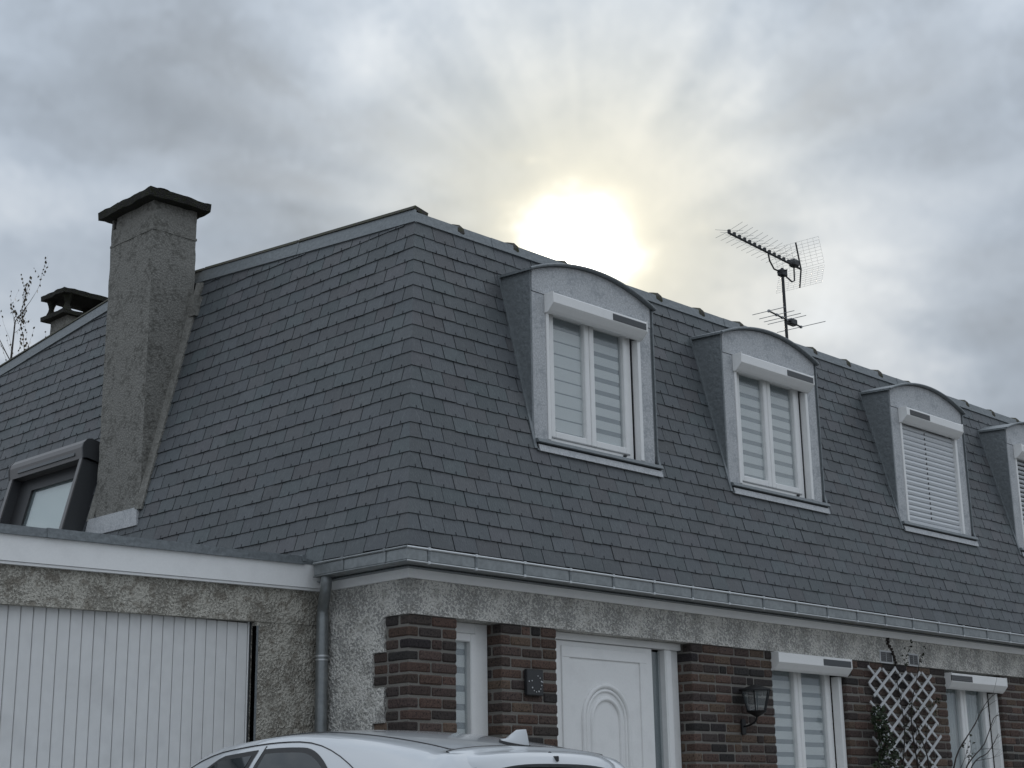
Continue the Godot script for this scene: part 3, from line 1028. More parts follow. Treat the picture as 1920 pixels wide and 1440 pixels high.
func openings(house: Node3D) -> void:
	# narrow fixed window beside the corner pier
	var w := node("narrow_window", house)
	var s := st_new()
	cbx(s, V(0.96, -2.45, -0.42), V(1.084, -0.403, -0.345), 0.004)
	cbx(s, V(0.652, -2.45, -0.42), V(0.70, -0.403, -0.345), 0.004)
	cbx(s, V(0.70, -0.475, -0.42), V(0.96, -0.403, -0.345), 0.004)
	cbx(s, V(0.70, -2.45, -0.42), V(0.96, -2.38, -0.345), 0.004)
	put("window_frame", s, M.white_pvc, w)
	s = st_new()
	cbx(s, V(0.905, -2.378, -0.40), V(0.958, -0.477, -0.333), 0.006)
	cbx(s, V(0.702, -2.378, -0.40), V(0.74, -0.477, -0.333), 0.006)
	cbx(s, V(0.74, -0.535, -0.40), V(0.905, -0.477, -0.333), 0.006)
	cbx(s, V(0.74, -2.378, -0.40), V(0.905, -2.32, -0.333), 0.006)
	put("sash", s, M.white_pvc, w)
	s = st_new()
	bx(s, V(0.738, -2.322, -0.374), V(0.907, -0.533, -0.370))
	put("pane", s, M.pane, w)
	var y := -0.50
	var j := 0
	while y > -2.35:
		var light := j % 2 == 0
		var hh := 0.083 if light else 0.044
		s = st_new()
		bx(s, V(0.735, y - hh, -0.388 - (0.0 if light else 0.002)), V(0.895, y, -0.384 - (0.0 if light else 0.002)))
		put("blind_band", s, M.blind_cloth if light else M.blind_sheer, w)
		y -= hh
		j += 1
	s = st_new()
	bx(s, V(0.652, -GL, -0.40), V(1.084, -2.45, -0.23))
	put("window_sill", s, M.roughcast, w)
	# front door with a narrow dark side light
	var d := node("front_door", house)
	var z := -0.315
	s = st_new()
	cbx(s, V(1.664, -GL + 0.06, z - 0.08), V(1.752, -0.403, z + 0.010), 0.005)
	cbx(s, V(1.752, -0.458, z - 0.08), V(3.256, -0.403, z + 0.010), 0.005)
	cbx(s, V(3.132, -GL + 0.06, z - 0.08), V(3.256, -0.458, z - 0.03), 0.005)
	cbx(s, V(3.050, -GL + 0.06, z - 0.08), V(3.132, -0.458, z + 0.012), 0.012)
	put("door_frame", s, M.white_pvc, d)
	s = st_new()
	cbx(s, V(1.756, -GL + 0.07, z - 0.06), V(2.905, -0.462, z - 0.008), 0.006)
	put("door_leaf", s, M.white_pvc, d)
	# the leaf's mouldings stand out from its face
	var zl := z - 0.0085
	var ring := func(st: SurfaceTool, xa: float, xb: float, ya: float, yb: float, t: float, o: float) -> void:
		cbx(st, V(xa, ya, zl - 0.004), V(xb, ya - t, zl + o), 0.004)
		cbx(st, V(xa, yb + t, zl - 0.004), V(xb, yb, zl + o), 0.004)
		cbx(st, V(xb - t, yb + t, zl - 0.004), V(xb, ya - t, zl + o), 0.004)
		cbx(st, V(xa, yb + t, zl - 0.004), V(xa + t, ya - t, zl + o), 0.004)
	s = st_new()
	ring.call(s, 1.83, 2.822, -0.500, -2.60, 0.085, 0.013)
	put("panel_moulding", s, M.white_pvc, d)
	for a in [[0.262, 0.021], [0.225, 0.014], [0.165, 0.018]]:
		s = st_new()
		var pts := []
		pts.append(V(2.325 - a[0], -2.35, zl))
		for i in 25:
			var f := PI * (1.0 - i / 24.0)
			pts.append(V(2.325 + a[0] * cos(f), -1.045 + a[0] * sin(f) * 1.02, zl))
		pts.append(V(2.325 + a[0], -2.35, zl))
		tube(s, pts, a[1], 8)
		put("arch_moulding", s, M.white_pvc, d)
	s = st_new()
	bx(s, V(2.908, -GL + 0.07, z - 0.052), V(3.048, -0.480, z - 0.046))
	put("side_light", s, M.pane, d)
	s = st_new()
	cbx(s, V(2.80, -1.72, zl), V(2.84, -1.50, zl + 0.012), 0.004)
	tube(s, [V(2.82, -1.60, zl), V(2.82, -1.60, zl + 0.055), V(2.72, -1.60, zl + 0.055)], 0.009, 8)
	put("door_handle", s, M.alloy, d)
	s = st_new()
	bx(s, V(1.665, -GL, -0.55), V(3.255, -GL + 0.06, 0.12))
	put("door_step", s, M.roughcast, d)
	# ground floor windows
	for q in [[4.378, 5.512, -0.411, 0, 0], [7.310, 8.436, -0.438, 1, 1], [10.305, 11.395, -0.41, 0, 0]]:
		var g := node("ground_window", house)
		g.position = Vector3(0, GL, 0)
		var x0: float = q[0]
		var x1: float = q[1]
		roller_box(g, x0 - 0.012, x1 + 0.0, q[2], -0.215, 0.150, 0.085, Vector2(0.60, 0.985) if q[4] == 0 else Vector2(0.0, 0.36), q[4] == 1)
		casement(g, x0 + 0.004, x1 - 0.06, -1.70, q[2] - 0.03, -0.335, q[3])
		for e in [[x0 + 0.001, x0 + 0.035], [x1 - 0.055, x1 - 0.002]]:
			s = st_new()
			cbx(s, Vector3(e[0], -1.69, -0.33), Vector3(e[1], q[2] - 0.15, -0.25), 0.004)
			put("guide_rail", s, M.white_pvc, g)
	# air grilles in the roughcast
	for q in [[6.10, 6.33], [6.615, 6.80]]:
		var g := node("air_grille", house)
		s = st_new()
		var zz := -0.190
		cbx(s, V(q[0], -0.300, -0.20), V(q[1], -0.285, zz), 0.003)
		cbx(s, V(q[0], -0.405, -0.20), V(q[1], -0.390, zz), 0.003)
		cbx(s, V(q[0], -0.390, -0.20), V(q[0] + 0.016, -0.300, zz), 0.003)
		cbx(s, V(q[1] - 0.016, -0.390, -0.20), V(q[1], -0.300, zz), 0.003)
		var mx: float = (q[0] + q[1]) / 2.0
		cbx(s, V(mx - 0.005, -0.390, -0.20), V(mx + 0.005, -0.300, zz - 0.002), 0.002)
		put("grille_frame", s, M.trellis_wood, g)
		s = st_new()
		bx(s, V(q[0] + 0.01, -0.395, -0.20), V(q[1] - 0.01, -0.295, -0.1925))
		put("mesh_panel", s, M.anthracite, g)
		for k in 5:
			s = st_new()
			bx(s, V(q[0] + 0.016, -0.385 + k * 0.017, -0.195), V(q[1] - 0.016, -0.381 + k * 0.017, -0.1905))
			put("grille_bar", s, M.warm_grey_cover, g)

func lumpy_box(s: SurfaceTool, a: Vector3, b: Vector3, cell: float, amp: float, sd: int) -> void:
	# a weathered block: each face is a fine sheet pushed in and out by noise that is one field in space, so that edges meet
	var f := FastNoiseLite.new()
	f.seed = sd
	f.frequency = 5.0
	f.fractal_octaves = 3
	var c := (a + b) / 2.0
	for ax in 3:
		var u := (ax + 1) % 3
		var w := (ax + 2) % 3
		var nu := maxi(2, int(ceil(absf(b[u] - a[u]) / cell)))
		var nw := maxi(2, int(ceil(absf(b[w] - a[w]) / cell)))
		for sg in 2:
			var rr := []
			for i in nu + 1:
				var line := []
				for j in nw + 1:
					var p := Vector3.ZERO
					p[ax] = a[ax] if sg == 0 else b[ax]
					p[u] = lerpf(a[u], b[u], float(i) / nu)
					p[w] = lerpf(a[w], b[w], float(j) / nw)
					var q := p
					q.x += f.get_noise_3d(p.x, p.y, p.z) * amp
					q.y += f.get_noise_3d(p.x + 31.0, p.y, p.z) * amp
					q.z += f.get_noise_3d(p.x, p.y + 57.0, p.z) * amp
					line.append(q)
				rr.append(line)
			var h := Vector3.ZERO
			h[ax] = -1.0 if sg == 0 else 1.0
			rows(s, rr, false, h, false)

func chimneys(house: Node3D) -> void:
	var c := node("chimney", house)
	var s := st_new()
	lumpy_box(s, V(0.258, 0.70, -4.350), V(0.712, 3.505, -3.656), 0.06, 0.008, 4)
	# under the cap the flue opens at two slots
	lumpy_box(s, V(0.258, 3.50, -4.350), V(0.712, 3.622, -4.318), 0.05, 0.006, 4)
	lumpy_box(s, V(0.258, 3.50, -4.262), V(0.712, 3.622, -3.656), 0.06, 0.008, 4)
	lumpy_box(s, V(0.40, 3.50, -4.32), V(0.712, 3.622, -4.26), 0.05, 0.006, 4)
	put("stack", s, M.chimney_render, c)
	s = st_new()
	lumpy_box(s, V(0.252, 3.340, -4.356), V(0.718, 3.362, -3.650), 0.05, 0.006, 8)
	put("lip", s, M.chimney_render, c)
	# heavy mossy cap with a low pitched top
	s = st_new()
	lumpy_box(s, V(0.160, 3.615, -4.440), V(0.800, 3.690, -3.560), 0.04, 0.014, 12)
	put("cap_slab", s, M.mossy_concrete, c)
	s = st_new()
	lumpy_box(s, V(0.225, 3.690, -4.33), V(0.735, 3.730, -3.67), 0.04, 0.020, 15)
	put("cap_top", s, M.mossy_concrete, c)
	for q in [[0.40, -3.85, 0.10], [0.52, -4.02, 0.13]]:
		s = st_new()
		var rr := []
		for i in 6:
			var ring := []
			for j in 9:
				var f := PI * j / 8.0
				ring.append(V(q[0] + cos(f) * q[2], 3.722 + sin(f) * q[2] * 0.42 + 0.004 * i, q[1] - 0.15 + i * 0.055))
			rr.append(ring)
		rows(s, rr, false, Vector3.UP)
		put("cover_tile", s, M.mossy_concrete, c)
	# zinc where the stack leaves the slates
	var sl := slope(false)
	s = st_new()
	hexa(s, [sl.at(3.60, 0.66, 0.024), sl.at(4.42, 0.66, 0.024), sl.at(4.40, 0.815, 0.045), sl.at(3.635, 0.815, 0.045), sl.at(3.60, 0.66, 0.0), sl.at(4.42, 0.66, 0.0), sl.at(4.40, 0.815, 0.0), sl.at(3.635, 0.815, 0.0)])
	put("front_apron", s, M.pale_zinc, c)
	for q in [[3.585, 3.652], [4.354, 4.41]]:
		s = st_new()
		hexa(s, [sl.at(q[0], 0.80, 0.028), sl.at(q[1], 0.80, 0.050), sl.at(q[1], 2.93, 0.050), sl.at(q[0], 2.93, 0.028), sl.at(q[0], 0.80, 0.0), sl.at(q[1], 0.80, 0.0), sl.at(q[1], 2.93, 0.0), sl.at(q[0], 2.93, 0.0)])
		put("side_fillet", s, M.chimney_render, c)
	s = st_new()
	lumpy_box(s, sl.at(3.655, 2.60, 0.0) + Vector3(-0.05, 0, 0), sl.at(3.54, 2.78, 0.03) + Vector3(0.02, 0, 0), 0.04, 0.012, 21)
	put("mortar_nub", s, M.chimney_render, c)
	# second stack behind the ridge: a slab carried on waisted props
	var b := node("rear_chimney", house)
	s = st_new()
	lumpy_box(s, V(1.93, 2.5, -8.42), V(2.85, 3.955, -8.04), 0.07, 0.008, 31)
	put("stack", s, M.chimney_render, b)
	s = st_new()
	lumpy_box(s, V(1.84, 3.955, -8.50), V(2.94, 4.005, -7.98), 0.05, 0.010, 33)
	put("base_slab", s, M.mossy_concrete, b)
	for q in [[1.93, -8.06], [1.93, -8.42], [2.40, -8.06], [2.40, -8.42], [2.85, -8.06], [2.85, -8.42]]:
		s = st_new()
		var pts := []
		var rad := []
		for i in 7:
			var t := i / 6.0
			pts.append(V(q[0], 3.99 + t * 0.225, q[1]))
			rad.append(0.034 + 0.050 * pow(absf(t - 0.5) * 2.0, 1.5))
		tube(s, pts, rad, 4)
		put("prop", s, M.mossy_concrete, b)
	s = st_new()
	lumpy_box(s, V(1.83, 4.205, -8.50), V(2.95, 4.262, -7.98), 0.05, 0.010, 35)
	put("top_slab", s, M.mossy_concrete, b)

func skylight(house: Node3D) -> void:
	# roof window with an outside shutter, its deep kerb standing out of the side slope
	var k := node("roof_window", house)
	var sl := slope(false)
	var N := 0.20
	var a0 := 4.50
	var a1 := 5.79
	var y0 := 0.50
	var y1 := 1.36
	var blk := func(called: String, m: Material, aa: float, ab: float, ya: float, yb: float, na: float, nb2: float) -> void:
		var s := st_new()
		hexa(s, [sl.at(aa, ya, na), sl.at(ab, ya, na), sl.at(ab, yb, na), sl.at(aa, yb, na), sl.at(aa, ya, nb2), sl.at(ab, ya, nb2), sl.at(ab, yb, nb2), sl.at(aa, yb, nb2)])
		put(called, s, m, k)
	blk.call("kerb_side", M.anthracite, a0, a0 + 0.055, y0, y1, 0.0, N)
	blk.call("kerb_side", M.anthracite, a1 - 0.055, a1, y0, y1, 0.0, N)
	blk.call("kerb_foot", M.anthracite, a0 + 0.056, a1 - 0.056, y0, y0 + 0.05, 0.0, N)
	blk.call("kerb_edge", M.warm_grey_cover, a0 + 0.002, a0 + 0.050, y0 + 0.01, y1, N + 0.0005, N + 0.012)
	blk.call("kerb_edge", M.warm_grey_cover, a1 - 0.050, a1 - 0.002, y0 + 0.01, y1, N + 0.0005, N + 0.012)
	blk.call("sash", M.black_plastic, a0 + 0.056, a0 + 0.125, y0 + 0.05, y1, 0.05, 0.115)
	blk.call("sash", M.black_plastic, a1 - 0.30, a1 - 0.056, y0 + 0.05, y1, 0.05, 0.115)
	blk.call("sash", M.black_plastic, a0 + 0.126, a1 - 0.301, y1 - 0.13, y1, 0.05, 0.115)
	blk.call("pane", M.pane, a0 + 0.126, a1 - 0.301, y0 + 0.05, y1 - 0.131, 0.088, 0.092)
	blk.call("sky_sheen_board", M.sky_sheen_board, a0 + 0.126, a1 - 0.301, y0 + 0.05, y1 - 0.131, 0.062, 0.066)  # added board behind the pane, its pale colour imitating reflected sky
	var s := st_new()
	var prof := [[1.355, 0.0], [1.355, N - 0.03], [1.340, N + 0.012], [1.430, N + 0.045], [1.470, N + 0.045], [1.515, N + 0.02], [1.530, N - 0.02], [1.535, 0.0]]
	for i in prof.size():
		var p: Array = prof[i]
		var q: Array = prof[(i + 1) % prof.size()]
		face(s, [sl.at(a0, p[0], p[1]), sl.at(a1, p[0], p[1]), sl.at(a1, q[0], q[1]), sl.at(a0, q[0], q[1])], sl.at((a0 + a1) / 2.0, 1.44, 0.08))
	put("shutter_box", s, M.warm_grey_cover, k)
	for e in [[a0 - 0.020, a0], [a1, a1 + 0.020]]:
		s = st_new()
		var pa := []
		var pb := []
		for p in prof:
			pa.append(sl.at(e[0], p[0], p[1] + 0.004))
			pb.append(sl.at(e[1], p[0], p[1] + 0.004))
		var cen := sl.at((e[0] + e[1]) / 2.0, 1.44, 0.08)
		face(s, pa, cen)
		face(s, pb, cen)
		for i in prof.size():
			var j := (i + 1) % prof.size()
			face(s, [pa[i], pa[j], pb[j], pb[i]], cen)
		put("box_end", s, M.anthracite, k)
	blk.call("solar_panel", M.solar_strip, a0 + 0.12, a1 - 0.16, 1.372, 1.418, N + 0.0, N + 0.036)

# ------------------------------------------------------------------ garage
func garage() -> void:
	var g := node("garage")
	tag(g, "low flat-roofed garage in stained grey roughcast with a ribbed white door", "garage")
	var zf := -1.118
	var tilt := 0.018
	var yy := func(x: float, y: float) -> float: return y + tilt * (x + 0.02)
	var x0 := -3.42
	var x1 := 0.19
	var beam := func(s: SurfaceTool, xa: float, xb: float, ya: float, yb: float, za: float, zb: float) -> void:
		hexa(s, [V(xa, yy.call(xa, ya), za), V(xb, yy.call(xb, ya), za), V(xb, yy.call(xb, yb), za), V(xa, yy.call(xa, yb), za), V(xa, yy.call(xa, ya), zb), V(xb, yy.call(xb, ya), zb), V(xb, yy.call(xb, yb), zb), V(xa, yy.call(xa, yb), zb)])
	var s := st_new()
	beam.call(s, x0, x1, -0.405, -0.12, zf - 0.22, zf)
	bx(s, V(-0.368, -GL, zf - 0.22), V(x1, -0.405 + 0.0, zf - 0.006))
	bx(s, V(x0, -GL, zf - 0.22), V(-2.86, -0.405, zf - 0.006))
	put("front_wall", s, M.garage_roughcast, g)
	s = st_new()
	bx(s, V(x0, -GL, -7.6), V(x0 + 0.2, -0.1, zf - 0.225))
	bx(s, V(x0 + 0.2, -GL, -7.6), V(x1, -0.1, -7.4))
	put("outer_wall", s, M.garage_roughcast, g)
	s = st_new()
	beam.call(s, x0 - 0.06, x1 - 0.016, -0.150, 0.018, zf + 0.004, zf + 0.045)
	put("fascia_board", s, M.white_pvc, g)
	s = st_new()
	beam.call(s, x0 - 0.06, x1 - 0.016, -0.168, -0.152, zf + 0.002, zf + 0.036)
	put("drip_strip", s, M.white_pvc, g)
	# lead-grey coping in lapped lengths
	var cx := [x0 - 0.08, -2.02, -0.9, -0.03]
	for i in cx.size() - 1:
		s = st_new()
		var o := 0.004 * (i % 2)
		beam.call(s, cx[i], cx[i + 1] + 0.02, 0.030 + o, 0.066 + o, zf - 0.25, zf + 0.062 + o)
		beam.call(s, cx[i], cx[i + 1] + 0.02, 0.010, 0.030 + o, zf + 0.046, zf + 0.066 + o)
		put("coping", s, M.flashing_zinc, g)
	s = st_new()
	bx(s, V(-0.045, 0.030, zf + 0.030), V(-0.008, 0.074, zf + 0.074))
	bx(s, V(-0.01, 0.016, zf - 0.20), V(0.14, 0.052, zf + 0.05))
	put("coping_end", s, M.flashing_zinc, g)
	s = st_new()
	beam.call(s, x0, x1 - 0.01, -0.10, -0.05, -7.6, zf - 0.26)
	put("flat_roof", s, M.asphalt, g)
	# up-and-over door of narrow ribbed boards
	var d := node("garage_door", g)
	var dz := zf - 0.052
	var w := 0.0845
	var x := -0.408
	while x > -2.82:
		s = st_new()
		cbx(s, V(x - w + 0.0045, -GL + 0.03, dz - 0.02), V(x, -0.42, dz), 0.004)
		put("door_board", s, M.garage_panel, d)
		x -= w
	s = st_new()
	bx(s, V(x, -GL + 0.03, dz - 0.03), V(-0.408, -0.42, dz - 0.012))
	put("door_back", s, M.anthracite, d)
	s = st_new()
	cbx(s, V(-0.405, -GL + 0.02, dz - 0.03), V(-0.396, -0.41, dz + 0.006), 0.003)
	put("door_edge", s, M.garage_panel, d)
	s = st_new()
	bx(s, V(-0.392, -GL, dz - 0.06), V(-0.369, -0.408, dz - 0.012))
	put("door_track", s, M.anthracite, g)
	s = st_new()
	bx(s, V(-0.368, -GL + 0.01, dz - 0.0), V(-0.356, -0.44, zf + 0.002))
	put("reveal_trim", s, M.flashing_zinc, g)

# ------------------------------------------------------------------ things on the roof and the front wall
func antenna() -> void:
	var t := node("television_antenna")
	tag(t, "dark aerial mast on the roof ridge carrying a comb antenna above a five-rod one", "antenna")
	var mx := 12.19
	var mz := -5.02
	var s := st_new()
	tube(s, [V(mx, 2.95, mz), V(mx - 0.02, 6.25, mz)], 0.024, 10)
	put("mast", s, M.dark_metal, t)
	s = st_new()
	cbx(s, V(mx - 0.09, 6.12, mz - 0.05), V(mx + 0.05, 6.22, mz + 0.05), 0.01)
	tube(s, [V(mx - 0.02, 6.2, mz - 0.09), V(mx - 0.02, 6.2, mz + 0.09)], 0.012, 6)
	put("clamp", s, M.dark_metal, t)
	# upper antenna
	var u := node("upper_antenna", t)
	var f := V(10.74, 6.43, -4.955)
	var r := V(12.86, 6.43, -5.13)
	s = st_new()
	tube(s, [f, r], 0.017, 8)
	put("boom", s, M.dark_metal, u)
	s = st_new()
	tube(s, [f.lerp(r, 0.53), f.lerp(r, 0.545) + Vector3(0, -0.12, 0), f.lerp(r, 0.60) + Vector3(0, -0.22, 0), V(mx - 0.02, 6.17, mz), f.lerp(r, 0.85) + Vector3(0, -0.29, 0), f.lerp(r, 0.89) + Vector3(0, -0.25, 0), f.lerp(r, 0.895)], 0.013, 8)
	put("cradle", s, M.dark_metal, u)
	var dirx := (r - f).normalized()
	var side := dirx.cross(Vector3.UP).normalized()
	for i in 13:
		var c := f.lerp(r, 0.01 + i * 0.0675)
		var e := node("director", u)
		s = st_new()
		cbx(s, c + Vector3(-0.022, -0.005, -0.02), c + Vector3(0.022, 0.055, 0.02), 0.006)
		put("holder", s, M.black_plastic, e)
		# each director is a pair of V-shaped wires
		for q in [-1.0, 1.0]:
			s = st_new()
			var tip: Vector3 = c + side * 0.235 * q + Vector3(0, 0.03, 0)
			tube(s, [c + Vector3(0, 0.04, 0), tip + Vector3(0, 0.085, 0)], 0.0025, 5)
			tube(s, [c + Vector3(0, 0.03, 0), tip + Vector3(0, -0.045, 0)], 0.0025, 5)
			put("wire", s, M.alu_rod, e)
	s = st_new()
	cbx(s, f.lerp(r, 0.90) + Vector3(-0.07, -0.02, -0.06), f.lerp(r, 0.90) + Vector3(0.07, 0.10, 0.06), 0.02)
	put("junction_box", s, M.black_plastic, u)
	# reflector: two wire grids leaning away from the boom's end
	s = st_new()
	tube(s, [r + Vector3(-0.10, 0.42, 0), r + Vector3(0, 0.0, 0), r + Vector3(-0.07, -0.32, 0)], 0.013, 6)
	put("reflector_arm", s, M.dark_metal, u)
	for half in [1.0, -1.0]:
		s = st_new()
		var hgt := 0.42 if half > 0 else 0.33
		for i in 9:
			var q := -0.40 + 0.1 * i
			tube(s, [r + side * q + Vector3(0.01, 0.02 * half, 0), r + side * q + Vector3(-0.10, hgt * half, 0)], 0.0017, 4, false)
		for i in 9:
			var q := i / 8.0
			tube(s, [r - side * 0.40 + Vector3(0.01 - 0.11 * q, (0.02 + (hgt - 0.02) * q) * half, 0), r + side * 0.40 + Vector3(0.01 - 0.11 * q, (0.02 + (hgt - 0.02) * q) * half, 0)], 0.0017, 4, false)
		put("reflector_grid", s, M.alu_rod, u)
	# lower antenna
	var l := node("lower_antenna", t)
	f = V(11.62, 5.42, -4.935)
	r = V(12.64, 5.42, -5.06)
	s = st_new()
	tube(s, [f, r], 0.013, 8)
	put("boom", s, M.dark_metal, l)
	var lens := [0.28, 0.30, 0.315, 0.33, 0.42]
	var at := [0.0, 0.235, 0.41, 0.55, 1.0]
	for i in 5:
		var c := f.lerp(r, at[i])
		s = st_new()
		tube(s, [c - side * lens[i], c + side * lens[i]], 0.0055, 6)
		cbx(s, c + Vector3(-0.018, -0.02, -0.018), c + Vector3(0.018, 0.02, 0.018), 0.005)
		put("rod", s, M.alu_rod, l)
	s = st_new()
	cbx(s, f.lerp(r, 0.66) + Vector3(-0.03, -0.05, -0.05), f.lerp(r, 0.66) + Vector3(0.13, 0.05, 0.05), 0.015)
	put("junction_box", s, M.black_plastic, l)

func lantern() -> void:
	var t := node("wall_lantern")
	tag(t, "black iron carriage lantern on a curved arm, fixed to the brickwork beside the front door", "lantern")
	var c := V(3.90, 0, -0.055)
	var ring := func(y: float, w: float) -> Array:
		var o := []
		for i in 6:
			var f := TAU * (i + 0.5) / 6.0
			o.append(c + Vector3(cos(f) * w, y, sin(f) * w))
		return o
	var s := st_new()
	rows(s, [ring.call(-0.765, 0.148), ring.call(-0.755, 0.150), ring.call(-0.728, 0.06), ring.call(-0.715, 0.02)], true, Vector3.UP)
	face(s, ring.call(-0.765, 0.148), c + Vector3(0, -0.7, 0))
	face(s, ring.call(-0.715, 0.02), c + Vector3(0, -0.9, 0))
	put("cap", s, M.lantern_iron, t)
	var a: Array = ring.call(-0.768, 0.125)
	var b: Array = ring.call(-0.930, 0.078)
	for i in 6:
		var j := (i + 1) % 6
		s = st_new()
		tube(s, [a[i], b[i]], 0.006, 5)
		put("frame_bar", s, M.lantern_iron, t)
		s = st_new()
		face(s, [a[i].lerp(a[j], 0.04), a[i].lerp(a[j], 0.96), b[i].lerp(b[j], 0.96), b[i].lerp(b[j], 0.04)], c + Vector3(0, -0.85, 0))
		put("pane", s, M.pane, t)
	s = st_new()
	rows(s, [ring.call(-0.925, 0.088), ring.call(-0.935, 0.090), ring.call(-0.955, 0.05), ring.call(-0.975, 0.012)], true, Vector3.UP)
	face(s, ring.call(-0.925, 0.088), c + Vector3(0, -1.2, 0))
	put("base", s, M.lantern_iron, t)
	s = st_new()
	var pts := []
	for i in 10:
		var f := i / 9.0
		pts.append(V(3.90, -0.97 - 0.075 * sin(f * PI * 0.5), -0.055 - 0.135 * (1.0 - cos(f * PI * 0.5))))
	pts.append(V(3.90, -1.045, -0.198))
	tube(s, pts, 0.008, 7)
	put("arm", s, M.lantern_iron, t)
	s = st_new()
	cbx(s, V(3.872, -1.11, -0.204), V(3.928, -0.985, -0.186), 0.006)
	put("wall_plate", s, M.lantern_iron, t)

func plaque() -> void:
	var t := node("wall_plaque")
	tag(t, "small black upright plaque with pale specks on the brick pier left of the door", "plaque")
	var s := st_new()
	cbx(s, V(1.305, -0.898, -0.203), V(1.475, -0.712, -0.168), 0.006)
	put("plate", s, M.black_plastic, t)
	for i in 9:
		var f := deg_to_rad(-150.0 + i * 28.0)
		s = st_new()
		tube(s, [V(1.40 + 0.052 * cos(f), -0.815 + 0.058 * sin(f), -0.1685), V(1.40 + 0.052 * cos(f), -0.815 + 0.058 * sin(f), -0.165)], 0.0042 if i % 3 else 0.006, 6)
		put("speck", s, M.trellis_wood, t)
	for q in [[1.322, -0.80], [1.352, -0.795], [1.462, -0.80]]:
		s = st_new()
		tube(s, [V(q[0], q[1], -0.1685), V(q[0], q[1], -0.165)], 0.005, 6)
		put("speck", s, M.trellis_wood, t)

func trellis() -> void:
	var t := node("garden_trellis")
	tag(t, "white wooden diamond lattice trellis leaning on the brickwork between two windows", "trellis")
	for dirn in 2:
		var zz := -0.168 if dirn == 0 else -0.181
		var k := 1.50 if dirn == 0 else -1.46
		for i in range(-14, 15):
			# laths clipped to the trellis's uneven outline
			var c0 := 6.42 + i * 0.236
			var lo := 99.0
			var hi := -99.0
			var q := -1.4
			while q < 0.8:
				var x := c0 + q * k
				var y := -1.0 + q
				var edge := 0.035 * sin(i * 2.7)
				if x > 5.83 + 0.06 * (-0.45 - y) + edge and x < 7.01 + 0.02 * (-0.45 - y) + edge and y < -0.435 - 0.035 * (x - 5.9) + 0.4 * edge and y > -2.2:
					lo = minf(lo, q)
					hi = maxf(hi, q)
				q += 0.01
			if hi - lo < 0.06:
				continue
			var a := V(c0 + lo * k, -1.0 + lo, zz)
			var b := V(c0 + hi * k, -1.0 + hi, zz)
			var n := (b - a).cross(Vector3(0, 0, 1)).normalized() * 0.0125
			var dz := Vector3(0, 0, 0.009)
			var s := st_new()
			hexa(s, [a - n, b - n, b + n, a + n, a - n + dz, b - n + dz, b + n + dz, a + n + dz])
			put("lath", s, M.trellis_wood, t)

func leaf_quad(s: SurfaceTool, p: Vector3, d: Vector3, size: float, col: Color) -> void:
	var a := d.normalized()
	var b := a.cross(Vector3(rng.randf_range(-1, 1), rng.randf_range(-1, 1), rng.randf_range(-1, 1))).normalized()
	var n := a.cross(b).normalized()
	s.set_color(col)
	var tip := p + a * size
	var m := p + a * size * 0.45
	tri(s, p, m + b * size * 0.32, tip, n)
	tri(s, p, m - b * size * 0.32, tip, n)

func twig(s: SurfaceTool, p: Vector3, d: Vector3, ln: float, r: float, depth: int, tips: Array, spread := 0.55, lift := 0.1) -> void:
	var pts := [p]
	var rad := [r]
	var q := p
	var dd := d
	for i in 4:
		dd = (dd + Vector3(rng.randf_range(-0.16, 0.16), rng.randf_range(-0.10, 0.16) + lift * 0.3, rng.randf_range(-0.16, 0.16))).normalized()
		q = q + dd * ln / 4.0
		pts.append(q)
		rad.append(r * (1.0 - 0.13 * (i + 1)))
		tips.append([q, dd, depth])
	tube(s, pts, rad, 5 if depth > 1 else 4, false)
	if depth <= 0:
		return
	var n := 2 + rng.randi() % 2
	for i in n:
		var e := 1 + rng.randi() % 4
		var side := Vector3(rng.randf_range(-1, 1), rng.randf_range(-0.3, 0.8), rng.randf_range(-1, 1)).normalized()
		twig(s, pts[e], (dd + side * spread * 1.5).normalized(), ln * rng.randf_range(0.55, 0.8), rad[e] * 0.6, depth - 1, tips, spread, lift)
	twig(s, q, dd, ln * 0.75, rad[-1] * 0.85, depth - 1, tips, spread, lift)

